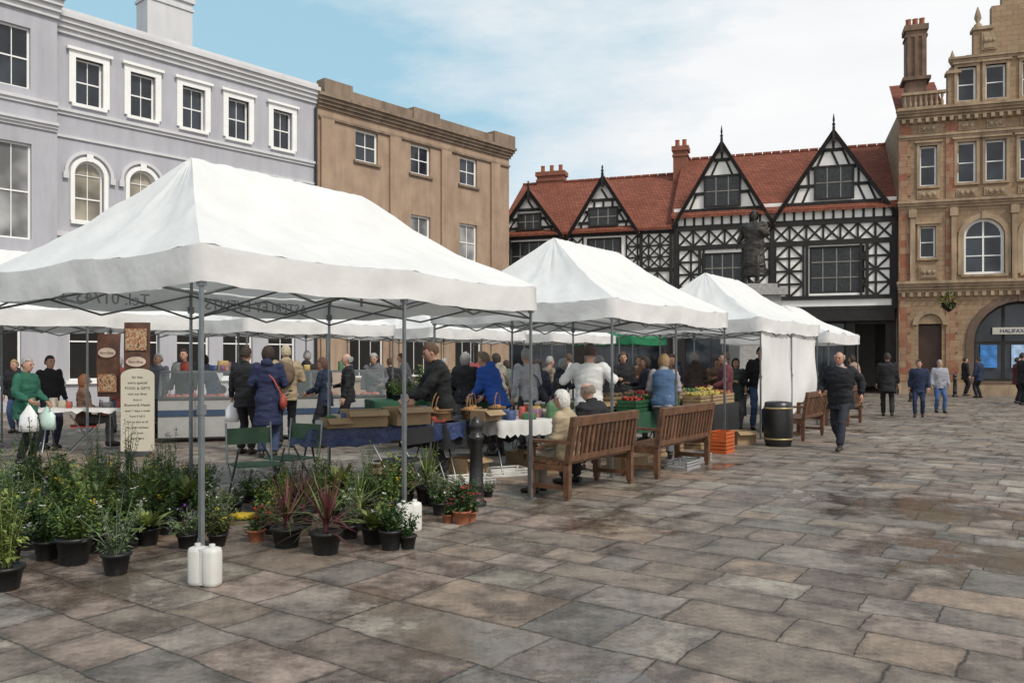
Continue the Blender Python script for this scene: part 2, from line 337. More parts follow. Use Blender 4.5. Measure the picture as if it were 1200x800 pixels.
dp=MB(); dp.tube([(9.70,-.09,.1),(9.70,-.09,11.7)],.06,8); part(dp,'drainpipe',M_iron,gb)
# ---------------- brown building ----------------
bb=thing('stone_building','tan rendered three storey building with heavy stone cornice','building',(-7.9,32.7),AU)
bx=[2.57,5.65,8.75]; ops=[]
for x in bx: ops+=[(x-.6,x+.6,9.95,11.3),(x-.6,x+.6,6.3,8.1),(x-.9,x+.9,.8,3.3)]
w_=MB(); wall(w_,.003,11.7,0,12.2,ops); shell(w_,.003,11.7,0,9,12.2)
for x in bx:
    window(bb,x-.6,9.95,1.2,1.35,2,2,t=.09,surm=M_render2,bar=.035); window(bb,x-.6,6.3,1.2,1.8,2,2,t=.09,surm=M_render2,gm=M_glassw,bar=.035); window(bb,x-.9,.8,1.8,2.5,3,1,gm=M_dark,surm=M_render2)
part(w_,'wall',M_render,bb)
c=MB(); cornice(c,.1,11.7,11.78,12.3,.38,4,0,.5); c.box(.25,11.6,-.18,.2,12.305,12.72); c.box(.2,1.6,-.3,.25,12.306,12.9); c.box(10.3,11.85,-.3,.25,12.306,12.9); c.box(5.0,6.6,-.28,.25,12.306,12.86)
part(c,'cornice',M_render2,bb)
for z0,z1,p,n in ((11.35,11.45,.09,1),(5.1,5.4,.2,2)): c=MB(); cornice(c,.1,11.7,z0,z1,p,n); part(c,'string_course',M_render2,bb)
for x in (.5,4.1,7.2,10.6): c=MB(); c.box(x-.32,x+.32,-.11,-.002,0,11.34); part(c,'pilaster',M_render,bb)
# ---------------- timber framed houses ----------------
def bar(mb,x0,z0,x1,z1,w,y=-.055,mi=0):
    d=V((x1-x0,0,z1-z0)); L=d.length
    if L<.02: return
    d/=L; p=V((-d.z,0,d.x))*w/2; y+=R.uniform(-.012,.012)
    a=V((x0,0,z0));b_=V((x1,0,z1)); q=[a-p,b_-p,b_+p,a+p]
    vs=[(k.x,y,k.z) for k in q]+[(k.x,.0,k.z) for k in q]
    mb.add(vs,[(0,1,2,3),(0,4,5,1),(1,5,6,2),(2,6,7,3),(3,7,4,0)] ,mi)
def quat(mb,x0,x1,z0,z1,cs,holes,style=0,bw=.07,dw=.075):
    nx=max(1,round((x1-x0)/cs)); nz=max(1,round((z1-z0)/cs)); sx=(x1-x0)/nx; sz=(z1-z0)/nz
    ho=lambda cx,cz:any(a-.05<cx<b_+.05 and c-.05<cz<d+.05 for a,b_,c,d in holes)
    for i in range(nx):
        for j in range(nz):
            ax=x0+sx*i;az=z0+sz*j;cx=ax+sx/2;cz=az+sz/2
            if ho(cx,cz): continue
            bar(mb,ax,az,ax,az+sz,bw)
            bar(mb,ax,az,ax+sx,az,bw)
            if i==nx-1 or ho(cx+sx,cz): bar(mb,ax+sx,az,ax+sx,az+sz,bw)
            if style==1: bar(mb,ax,az,ax+sx,az+sz,dw) if (i%2)!=(j%2) else bar(mb,ax,az+sz,ax+sx,az,dw)
            elif style==2: bar(mb,cx,az,cx,az+sz,.08)
            elif style==3:
                bar(mb,ax,az,ax+sx,az+sz,dw); bar(mb,ax,az+sz,ax+sx,az,dw)
def leaded(par,x,z,w,h,nx,nz=2,y=.02):
    o,_=window(par,x,z,w,h,nx,nz,fm=M_blk,gm=M_lead,y=y,t=.09,bar=.05,sill=False,bm=M_gm)
    return o
M_gm=mat('grey_mullion',(.22,.21,.19),.8)
def gable(par,x0,x1,ze,zp,wins,fin=.9,ov=.3):
    xc=(x0+x1)/2; hw=(x1-x0)/2; sl=(zp-ze)/hw
    w_=MB(); w_.add([(x0,-.02,ze),(x1,-.02,ze),(xc,-.02,zp)],[(0,1,2)]); part(w_,'gable_wall',M_lime,par)
    t=MB(); zz=ze
    inw=lambda x,z: any(a-.03<x<b_+.03 and c<z<d for a,b_,c,d in wins)
    k=0; step=(zp-ze)/5
    while zz<zp-.7:
        hx=(zp-zz)/sl-.1; bar(t,xc-hx,zz,xc+hx,zz,.15,-.09); nh=min(zz+step,zp)
        n=max(2,int(2*hx/.42)); 
        for i in range(1,n):
            x=xc-hx+2*hx*i/n
            top=min(nh,zp-abs(x-xc)*sl)
            if top>zz+.12 and not inw(x,(zz+nh)/2):
                if k%2==0: bar(t,x,zz,x,top,.1,-.07)
                else: bar(t,x-.24,zz,x+.1,top,.095,-.06) if x<xc else bar(t,x+.24,zz,x-.1,top,.095,-.06)
        zz+=step; k+=1
    part(t,'timber_framing',M_blk,par)
    b_=MB()
    for s_ in (-1,1):
        a=V((xc,-ov,zp+.12)); e=V((xc+s_*(hw+.12),-ov,ze-.0)); n=V((0,0,-.32))
        q=[a,e,e+n,a+n]; vs=[tuple(p) for p in q]+[(p.x,-ov+.09,p.z) for p in q]
        b_.add(vs,[(0,1,2,3),(3,2,1,0),(4,5,6,7),(0,1,5,4),(2,3,7,6),(1,2,6,5)])
    b_.box(xc-.06,xc+.06,-ov-.05,-ov+.07,zp-.5,zp+.2); b_.lathe([(.03,0),(.08,.1),(.03,.2),(.055,.28),(.01,fin-.3)],(xc,-ov,zp+.2),8)
    part(b_,'bargeboard',M_blk,par)
    r=MB()
    for s_ in (-1,1):
        p=[V((xc,-ov+.02,zp+.14)),V((xc+s_*(hw+.16),-ov+.02,ze-.02)),V((xc+s_*(hw+.16),4.6,ze-.02)),V((xc,4.6,zp+.14))]
        dn=V((0,0,-.1)); vs=p+[q+dn for q in p]; r.add(vs,[(0,1,2,3),(7,6,5,4),(0,4,5,1),(1,5,6,2)])
    part(r,'gable_roof',M_tile,par)
    for a,b2,c,d in wins: leaded(par,a,c,round(b2-a,3),round(d-c,3),3,2,-.14)
def mainroof(par,x0,x1,ze,zr,dep=4.6):
    r=MB(); r.add([(x0,-.3,ze-.1),(x1,-.3,ze-.1),(x1,dep,zr),(x0,dep,zr),(x1,2*dep,ze),(x0,2*dep,ze),(x0,-.3,ze-.22),(x1,-.3,ze-.22)],[(0,1,2,3),(3,2,4,5),(6,7,1,0),(0,3,5,6),(1,7,4,2)]); 
    n=int((x1-x0)/.45)
    for i in range(n): r.lathe([(.11,0),(.11,.42)],(0,0,0),6)
    base=8
    for i in range(n):
        for j in range(24):
            k=base+i*24+j; 
            if k<len(r.v): x,y,z=r.v[k]; r.v[k]=(x0+(i+.05)*(x1-x0)/n+z,dep+y,zr+x)
    part(r,'roof',M_tile,par)
AT=math.atan2(-.316,.949)
rh=thing('timber_framed_house','black and white timber framed house with two tall gables','building',(8.03,40.19),AT)
w_=MB(); hs=[(1.35,3.3,4.5,6.75),(6.3,8.7,4.65,6.85)]; wall(w_,0,10.05,3.9,9,hs,0,.15); shell(w_,0,10.05,0,9,9); wall(w_,0,10.05,0,3.9,[(.5,4.3,.6,3.3),(5.1,7.9,.6,3.3),(8.3,9.6,0,3.2)],.12,.3,1)
part(w_,'wall',[M_lime,M_blk],rh)
for a,b_,c,d in hs: leaded(rh,a,c,round(b_-a,3),round(d-c,3),4,3)
for a,b_ in ((.5,4.3),(5.1,7.9)): window(rh,a,.6,round(b_-a,3),2.7,3,1,fm=M_blk,gm=M_glass,y=.3)
t=MB()
for z in (3.95,4.45,7.0,7.95): bar(t,0,z,10.05,z,.18,-.09)
for x in (.1,4.64,9.95): bar(t,x,3.9,x,8.3,.22,-.1)
for a,b_,c,d in hs: bar(t,a-.1,4.45,a-.1,7,.14,-.09); bar(t,b_+.1,4.45,b_+.1,7,.14,-.09)
quat(t,.22,4.5,4.5,6.95,.6,hs,1,.1,.1); quat(t,4.78,9.8,4.5,6.95,.6,hs,1,.1,.1); quat(t,.2,9.9,7.1,7.87,.72,[],3,.1,.09)
part(t,'timber_framing',M_blk,rh)
mainroof(rh,-.1,10.15,8.7,12.5)
gable(rh,0.0,4.62,8.05,12.05,[(1.45,3.2,8.95,10.5)]); gable(rh,4.66,10.05,8.05,12.15,[(6.5,8.25,9.0,10.6)])
f=MB(); f.box(.1,9.95,-.12,.1,3.35,3.85); part(f,'shop_fascia',M_blk,rh)
chimney(rh,-.15,4.2,11,13.1,.75,.7,M_brick,2)
lh=thing('timber_framed_house','lower black and white timber framed house with two small gables','building',(-.72,43.1),AT)
hs=[(.7,2.7,6.2,7.75),(4.8,6.6,6.2,7.75)]
w_=MB(); wall(w_,0,9.18,3.6,8.2,hs,0,.15); shell(w_,0,9.18,0,9,8.2); wall(w_,0,9.18,0,3.6,[(.6,4,.6,3),(5,8.6,.6,3)],.1,.3,1); part(w_,'wall',[M_lime,M_blk],lh)
for a,b_,c,d in hs: leaded(lh,a,c,round(b_-a,3),round(d-c,3),4,2)
for a,b_ in ((.6,4),(5,8.6)): window(lh,a,.6,round(b_-a,3),2.4,3,1,fm=M_blk,gm=M_glass,y=.3)
t=MB()
for z in (3.65,6.0,7.9): bar(t,0,z,9.18,z,.14,-.09)
for x in (.1,3.7,7.6,9.08): bar(t,x,3.6,x,8.2,.16,-.1)
quat(t,.1,9.1,6.1,7.8,.57,hs,3,.08,.07); quat(t,.1,9.1,3.8,5.9,.7,[],1); part(t,'timber_framing',M_blk,lh)
mainroof(lh,-.1,9.15,8.2,11.75)
gable(lh,0,3.5,7.95,10.35,[(1.1,2.4,8.3,9.2)],.6); gable(lh,3.95,7.4,7.95,10.8,[(4.9,6.45,8.3,9.3)],.7)
chimney(lh,1.6,4.8,11,12.4,1.6,.7,M_brick,3)
# ---------------- victorian stone bank ----------------
hb=thing('bank_building','ornate buff stone Victorian bank with arched windows and shaped gable','building',(17.47,36.62),AT)
ops=[(.85,1.55,9.3,11.1),(2.35,3.1,9.35,11.15),(3.45,4.25,9.35,11.15),(4.75,5.55,9.35,11.15),(6.0,6.8,9.35,11.15),(.85,1.5,6.1,7.5),(2.6,4.2,5.3,7.75),(4.9,6.5,5.3,7.75),(.8,1.75,0,3.15),(3.0,6.6,.6,4.1),(8.3,9.1,5.3,7.5),(8.3,9.1,9.3,11.1),(8.3,12.5,.6,3.8)]
w_=MB(); wall(w_,0,13,0,12.7,ops,0,.35); shell(w_,0,13,0,9,12.7)
gops=[(2.35,3.1,12.95,14.45),(3.45,4.25,12.95,14.45),(4.85,5.65,12.95,14.45)]
def shaped(x):
    a=abs(x-4.7); return 17.9 if a<.6 else 17.0 if a<1.0 else 16.2 - (a-1.0)*.3 if a<1.7 else 15.0-(a-1.7)*.2 if a<2.25 else 14.2 if a<2.72 else 12.7
xs=sorted({1.98,7.42,*[4.7+s_*k for s_ in (-1,1) for k in (.6,1.0,1.35,1.7,2.0,2.25,2.72)],*[o[0] for o in gops],*[o[1] for o in gops]})
for i in range(len(xs)-1):
    a,b_=xs[i],xs[i+1]; m_=(a+b_)/2; ht=shaped(m_); o=[q for q in gops if q[0]<m_<q[1]]
    segs=[(12.7,ht)] if not o else [(12.7,12.95),(14.45,max(ht,14.6))]
    for c,d in segs: w_.box(a,b_,0,.4,c,d)
part(w_,'wall',M_stone,hb)
for a,b_,c,d in ops[:5]+gops+ops[10:12]: window(hb,a,c,round(b_-a,3),round(d-c,3),1,2,t=.08,surm=M_stone2,sur=.12,y=.15)
window(hb,.85,6.1,.65,1.4,1,2,t=.07,surm=M_stone2,sur=.1,y=.15)
for a in (2.6,4.9):
    o,sp=window(hb,a,5.3,1.6,2.45,2,2,arch=True,t=.12,sur=.22,surm=M_stone2,y=.15,bar=.07); q=MB(); q.add(sp.v,sp.f,0,False,Matrix.Translation((a,.15,5.3))); part(q,'spandrel',M_stone2,hb)
o,sp=window(hb,3.0,.6,3.6,3.5,3,1,arch=True,t=.12,sur=.32,surm=M_stone4,y=.25,bar=.12,fm=M_blk,gm=M_glass,name='shop_window'); q=MB(); q.add(sp.v,sp.f,0,False,Matrix.Translation((3.0,.25,.6))); part(q,'spandrel',M_stone,hb)
window(hb,8.3,.6,4.2,3.2,3,1,fm=M_blk,y=.25,name='shop_window')
d_=MB(); d_.box(.8,1.75,.25,.31,0,3.1); part(d_,'door',mat('dark_brown_door',(.05,.025,.015),.4),hb)
q=MB()
for i in range(12):
    a0=pi*i/12;a1=pi*(i+1)/12; q.add([(1.27-math.cos(a)*r,yy,3.1+math.sin(a)*r) for a in (a0,a1) for r in (.5,.72) for yy in (-.1,0)],[(0,4,6,2),(1,3,7,5),(0,1,5,4),(2,6,7,3)])
part(q,'door_arch',M_stone2,hb)
for args in ((0,13,4.55,5.05,.35,4,0,.3),(0,13,8.3,8.65,.25,3,0,.3),(0,13,12.3,12.75,.4,4,0,.3),(0,13,0,.55,.08,1),(0,13,11.4,11.6,.12,2),(2,7.4,14.7,14.9,.15,2)): c=MB(); cornice(c,*args); part(c,'cornice' if args[4]>.2 else 'string_course',M_stone2,hb)
for zz,x0,x1 in ((14.2,1.98,2.45),(14.2,6.95,7.42),(16.0,3.0,3.7),(16.0,5.7,6.4)): c=MB(); c.box(x0-.06,x1+.06,-.12,.5,zz,zz+.14); part(c,'coping',M_stone2,hb)
for zz,pp in ((12.1,.3),(4.36,.2)):
    c=MB(); c.box(.05,12.9,-.05,-.002,zz,zz+.18)
    for i in range(40): c.box(.1+i*.32,.24+i*.32,-pp,-.052,zz,zz+.18)
    part(c,'dentils',M_stone2,hb)
for x0,x1,z0,z1 in ((.75,1.65,8.72,9.1),(2.3,3.15,8.72,9.1),(3.4,4.3,8.72,9.1),(4.7,5.6,8.72,9.1),(2.4,3.05,11.65,12.05),(3.5,4.2,11.65,12.05),(4.8,5.5,11.65,12.05),(.8,1.6,11.65,12.05),(.8,1.6,5.15,5.75),(3.3,3.9,15.1,15.9)):
    c=MB(); c.box(x0,x1,-.06,-.002,z0,z1); c.box(x0+.08,x1-.08,-.09,-.062,z0+.07,z1-.07)
    for k in range(3): c.sph((x0+(x1-x0)*(k+1)/4,-.1,(z0+z1)/2),(.09,.05,.1),8)
    part(c,'carved_panel',M_stone2,hb)
for x in (.0,1.9,7.3,12.5):
    c=MB()
    for j in range(28): c.box(x,x+.36+(.14 if j%2 else 0),-.05,-.002,.56+j*.44,.56+j*.44+.436)
    part(c,'quoins',M_stone3,hb)
for x in (.55,2.2,4.55,6.95):
    c=MB(); c.box(x-.1,x+.1,-.16,-.002,5.06,8.28); c.box(x-.16,x+.16,-.2,-.002,7.9,8.25); part(c,'pilaster',M_stone2,hb)
c=MB(); c.box(.1,1.9,-.1,.1,12.76,12.86); c.box(.1,1.9,-.12,.12,13.4,13.52)
for i in range(8): c.lathe([(.05,0),(.08,.15),(.04,.3),(.07,.45),(.05,.54)],(.25+i*.215,0,12.862),8)
part(c,'balustrade',M_stone2,hb)
for x,z in ((2.2,14.34),(7.2,14.34),(3.2,16.15),(6.2,16.15)):
    c=MB(); c.lathe([(.16,0),(.16,.15),(.06,.25),(.15,.45),(.12,.62),(.02,.95)],(x,.2,z),10); part(c,'finial',M_stone2,hb)
r=MB(); r.add([(0,.6,12.75),(2,.6,12.75),(2,3.5,15.0),(0,3.5,15.0)],[(0,1,2,3)]); part(r,'roof',M_tile,hb)
r=MB(); r.add([(7.4,.6,12.75),(13,.6,12.75),(13,3.5,14.9),(7.4,3.5,14.9)],[(0,1,2,3)]); part(r,'roof',M_tile,hb)
chimney(hb,.85,1.3,12.9,16.9,.85,.8,mat('sooty_stone',(.2,.13,.09),.9,.3,2,.4,20,grime=.7),3,3)
sg=MB(); sg.box(3.75,6.4,.1,.2,2.66,2.96); sgo=part(sg,'fascia_sign',mat('cream_fascia',(.5,.47,.4),.5,.05),hb)
text('HALIFAX',.235,mat('dark_blue_lettering',(.02,.03,.12),.5),sgo,Matrix.Translation((4.5,.09,2.73))@FRONT)
for i,(x,col) in enumerate(((3.3,(.05,.2,.5)),(4.5,(.35,.5,.7)),(5.5,(.05,.2,.5)))):
    p=MB(); p.box(x,x+.65,.2,.235,1.2,2.2); part(p,'poster',mat('poster_%d'%i,col,.5,.4,4),hb)
DA=math.atan2(.82,.571); d_=V((.571,.82)).normalized(); n_=V((-d_.y,d_.x)); A0=V((-2.21,5.74))
def L2(t,s_,o=A0): p=o+d_*t+n_*s_; return (p.x,p.y)
# ---------------- tents ----------------
def noi(x,y,z): return noise.noise(V((x,y,z)))
TG='white pop up gazebos of the market'
def gazebo(A,L=4.34,Wd=3.2,zr=3.5,ze=2.42,inset=1.07,m=None,label='white canvas pop up market gazebo on steel legs',mid=True,seed=0):
    m=m or M_canv; o=thing('gazebo',label,'gazebo',A,DA,TG)
    ring=[];nx,ny=36,26; r0=V((inset,Wd/2));r1=V((L-inset,Wd/2))
    for i in range(nx): f=i/nx; ring.append((V((L*f,0)),r0.lerp(r1,f),f))
    for i in range(ny): f=i/ny; ring.append((V((L,Wd*f)),r1,f))
    for i in range(nx): f=i/nx; ring.append((V((L*(1-f),Wd)),r1.lerp(r0,f),f))
    for i in range(ny): f=i/ny; ring.append((V((0,Wd*(1-f))),r0,f))
    N=len(ring);K=20; c=MB(); vs=[];fs=[]
    for k in range(K+1):
        v=k/K
        for e,r,f in ring:
            p=e.lerp(r,v); post=abs(math.sin(2*pi*f)) if mid else math.sin(pi*f); sv=math.sin(pi*v)
            z=ze+(zr-ze)*v-.085*sv-.04*post*(1-v)**3+ .04*sv*noi(p.x*1.6+seed,p.y*1.6,0)+.03*noi(e.x*5+seed,e.y*5,v*1.5)*(1-v*.5)
            z+= -.055*sv*math.sin(pi*f)+.028*sv*noi(p.x*5+p.y*4,seed,v*2)+.018*sv*(1-abs(noi(p.x*2.3-p.y*3.1,p.x*.7+seed,1))*4)*.5
            if mid: z+=.03*sv*math.exp(-((f-.5)/.05)**2)
            if v>.93: z-=.02*(v-.93)/.07
            vs.append((p.x,p.y,z))
    for k in range(K):
        for j in range(N):
            j2=(j+1)%N; fs.append((k*N+j,k*N+j2,(k+1)*N+j2,(k+1)*N+j))
    c.add(vs,fs,0,True); cm=c.mesh([m])
    cm.set_sharp_from_angle(angle=rad(22)); ob('canopy',cm,o)
    c=MB(); vs=[];fs=[]
    for k in range(5):
        v=k/4
        for j,(e,r,f) in enumerate(ring):
            if e.y<=1e-6: out=V((0,-1))
            elif e.y>=Wd-1e-6: out=V((0,1))
            elif e.x<.01: out=V((-1,0))
            else: out=V((1,0))
            p=e+out*(.014+.045*v*noi(e.x*3.6+seed,e.y*3.6,v))
            vs.append((p.x,p.y,ze-(.04*(abs(math.sin(2*pi*f)) if mid else math.sin(pi*f)))-.27*v+.016*v*noi(e.x*4,e.y*4,seed)))
    for k in range(4):
        for j in range(N):
            j2=(j+1)%N; fs.append((k*N+j,(k+1)*N+j,(k+1)*N+j2,k*N+j2))
    c.add(vs,fs,0,True); ob('valance',c.mesh([m]),o)
    xs=[.04,L/2,L-.04] if mid else [.04,L-.04]
    for x in xs:
        for y in (.04,Wd-.04):
            l=MB(); l.box(x-.016,x+.016,y-.016,y+.016,.012,1.25); l.box(x-.013,x+.013,y-.013,y+.013,1.25,2.36); l.box(x-.05,x+.05,y-.05,y+.05,0,.012); l.box(x-.024,x+.024,y-.024,y+.024,1.2,1.27); l.box(x-.026,x+.026,y-.026,y+.026,2.12,2.2); part(l,'leg',M_steel,o)
    t=MB()
    def sc(p,q,n=2):
        p=V(p);q=V(q)
        for i in range(n):
            a=p.lerp(q,i/n);b_=p.lerp(q,(i+1)/n); a2=a-V((0,0,.27)); b2=b_-V((0,0,.27)); t.tube([a,b2],.011,4,sm=False); t.tube([a2,b_],.011,4,sm=False)
    for i in range(len(xs)-1):
        for y in (.05,Wd-.05): sc((xs[i],y,2.33),(xs[i+1],y,2.33))
    for x in xs: sc((x,.05,2.33),(x,Wd-.05,2.33))
    t.tube([(inset,Wd/2,2.2),(inset,Wd/2,zr-.04)],.015,5); t.tube([(L-inset,Wd/2,2.2),(L-inset,Wd/2,zr-.04)],.015,5)
    for cx,cy,e in ((0,0,inset),(0,Wd,inset),(L,0,L-inset),(L,Wd,L-inset)): t.tube([(cx+(.05 if cx==0 else -.05),cy+(.05 if cy==0 else -.05),ze-.12),(e,Wd/2,zr-.18)],.012,5)
    part(t,'roof_frame',M_steel,o); return o
t1=gazebo(L2(0,0),Wd=3.42,label='large white canvas gazebo with printed valance over plant stall')
M_let=mat('grey_print',(.3,.3,.32),.8)
BK=Matrix(((-1,0,0,0),(0,0,1,0),(0,1,0,0),(0,0,0,1)))
text('ASTERLEY EVENTS',.19,M_let,t1,Matrix.Translation((3.1,3.34,2.18))@BK,ext=.002)
text('Tel: 01743 2',.19,M_let,t1,Matrix.Translation((1.15,3.34,2.18))@BK,ext=.002)
gazebo(L2(6.24,0),seed=3); gazebo(L2(12.5,0),seed=6,label='white gazebo with side curtain tied beneath it'); gazebo(L2(19.1,.3),L=3.6,Wd=3,zr=3.15,ze=2.3,seed=9,mid=False,label='small white gazebo at the end of the market row')
for i,(t_,L_) in enumerate(((1.5,4.3),(6.8,4.3),(12.5,4.3),(18.3,4.3))): gazebo(L2(t_,8.5),L=L_,seed=12+i*3)
gazebo(L2(24,8.5),L=3,Wd=3,seed=30,m=M_green,label='green canvas pop up gazebo',mid=False)
c=MB();vs=[];fs=[];A3=V(L2(12.5,0))
for i in range(49):
    f=i/48
    for k in range(9):
        v=k/8; p=A3+d_*(.06+4.1*f)+n_*(.05+(.012*math.sin(f*30)+.13*noi(f*4,v*2,2))*(.2+v)); bot=.42+.12*math.sin(f*9)+.4*(abs(f-.35)); vs.append((p.x,p.y,2.2-(2.2-bot)*v))
for i in range(48):
    for k in range(8): fs.append((i*9+k,(i+1)*9+k,(i+1)*9+k+1,i*9+k+1))
c.add(vs,fs,0,True); ob('side_curtain',c.mesh([M_canv]),label='white canvas side curtain hanging from gazebo',cat='curtain')
w=MB()
for s_ in (-1,1): w.lathe([(.05,0),(.06,.008),(.063,.03),(.063,.235),(.056,.262),(.035,.27)],(s_*.058,0,0),24,sq=.75)
w.box(-.058,.058,-.05,.05,.01,.262); w.lathe([(.02,0),(.022,.02),(.02,.024)],(-.058,0,.268),10); w.lathe([(.02,0),(.022,.02),(.02,.024)],(.058,0,.268),10)
wo=ob('leg_weight',w.mesh([M_plw]),loc=(L2(.02,-.03)),rz=-.25,label='white plastic moulded weight clamped to gazebo leg',cat='weight',group='gazebo leg weights')
dup(wo,L2(2.17,-.02),.6)
# ---------------- benches, bollard, barrel ----------------
def bench(loc,L=1.6,rz=DA,label='brown teak slatted park bench on metal feet'):
    o=thing('park_bench',label,'bench',loc,rz,'park benches beside the market')
    s=MB()
    for i in range(5): s.box(0.02,L-.02,.07+i*.095,.15+i*.095,.40+.004*i,.43+.004*i)
    part(s,'seat',M_teak,o); b_=MB()
    T=Matrix.Translation((0,.05,.42))@Matrix.Rotation(rad(9),4,'X')
    b_.box(0,L,-.03,.03,.43,.53,0,T); b_.box(.06,L-.06,-.02,.02,.02,.08,0,T)
    k=int(L/.115)
    for i in range(k): x=.09+(L-.18)*i/(k-1); b_.box(x-.024,x+.024,-.012,.012,.08,.43,0,T)
    for x in (.0,L-.06): b_.box(x,x+.06,-.032,.032,-.02,.43,0,T)
    part(b_,'backrest',M_teak,o)
    for x in (0,L-.07):
        a=MB(); a.box(x-.01,x+.08,-.0,.56,.64,.675); part(a,'armrest',M_teak,o)
        for y in (.02,.5):
            l=MB(); l.box(x,x+.07,y,y+.07,.05,.638 if y>.1 else .42); l.box(x+.01,x+.06,y+.01,y+.06,0.,.05); part(l,'leg',M_teak,o)
        s2=MB(); s2.box(x+.01,x+.06,.07,.5,.33,.40); s2.box(x+.01,x+.06,.07,.5,.12,.17); part(s2,'side_rail',M_teak,o)
    return o
B1=WG(668,588); bench(B1,1.62,label='brown teak park bench with two people sitting on it'); B2=WG(773,562); bench(B2,1.85)
bench(WG(944,517),1.5); bench(WG(996,500),1.4)
b_=MB(); b_.lathe([(.11,0),(.115,.04),(.085,.07),(.08,.1),(.078,.2),(.09,.22),(.078,.24),(.066,.7),(.085,.72),(.085,.76),(.06,.78),(.07,.84),(.082,.88),(.06,.93),(.02,.97)],n=20)
bo=ob('bollard',b_.mesh([M_iron]),loc=WG(558,592),label='black cast iron bollard on the paving',cat='bollard',group='black bollards on the square')
dup(bo,W(1119,34),0); dup(bo,W(1068,30),0)
ba=thing('litter_bin','black barrel shaped litter bin with bright hoops','bin',W(912,14.9))
q=MB(); q.lathe([(.22,0),(.25,.1),(.262,.35),(.262,.5),(.25,.72),(.235,.8),(.2,.81),(.19,.77)],n=20); part(q,'barrel_body',M_iron,ba)
for z in (.12,.68): q=MB(); q.lathe([(.255,z),(.262,z),(.264,z+.03),(.258,z+.03)],n=20); part(q,'hoop',mat('brass_paint',(.45,.36,.18),.4,metal=.4),ba)
# ---------------- people ----------------
def ik(a,t,l1,l2,h):
    d=t-a; L=min(d.length,l1+l2-.004); u=d.normalized(); x=(l1*l1-l2*l2+L*L)/(2*L); hh=math.sqrt(max(0,l1*l1-x*x)); hp=(h-u*h.dot(u)).normalized(); return a+u*x+hp*hh, a+u*L
SEED=[0]
def remesh(mb,vox,mats_,sm=4,wr=0):
    me=mb.mesh(mats_); o=bpy.data.objects.new('tmp',me); COL.objects.link(o)
    m=o.modifiers.new('r','REMESH'); m.mode='VOXEL'; m.voxel_size=vox; m.use_smooth_shade=True
    s=o.modifiers.new('s','SMOOTH'); s.iterations=sm; s.factor=.5
    dg=bpy.context.evaluated_depsgraph_get(); r=bpy.data.meshes.new_from_object(o.evaluated_get(dg)); bpy.data.objects.remove(o); bpy.data.meshes.remove(me)
    if wr:
        SEED[0]+=3.7; nn=[v.normal.copy() for v in r.vertices]
        for v,n in zip(r.vertices,nn):
            c=v.co; a=noise.noise(V((c.x*7+SEED[0],c.y*7,c.z*11))); b=1-abs(noise.noise(V((c.x*5,c.y*5+SEED[0],c.z*16))))*3
            v.co=c+n*wr*(a*1.1+max(0,b)*.9-.3)
    r.materials.clear(); [r.materials.append(x) for x in mats_]; r.polygons.foreach_set('material_index',[0]*len(r.polygons)); return r
def joinmesh(me,mb,mats_):
    b=bmesh.new(); b.from_mesh(me); t=mb.mesh(mats_); b.from_mesh(t); b.to_mesh(me); b.free(); bpy.data.meshes.remove(t)
SK=[mat('skin_fair',(.50,.29,.21),.55,.08),mat('skin_ruddy',(.45,.24,.17),.55,.08)]
M_eye=mat('eye_dark',(.02,.015,.012),.3); M_lip=mat('lips',(.36,.13,.11),.5)
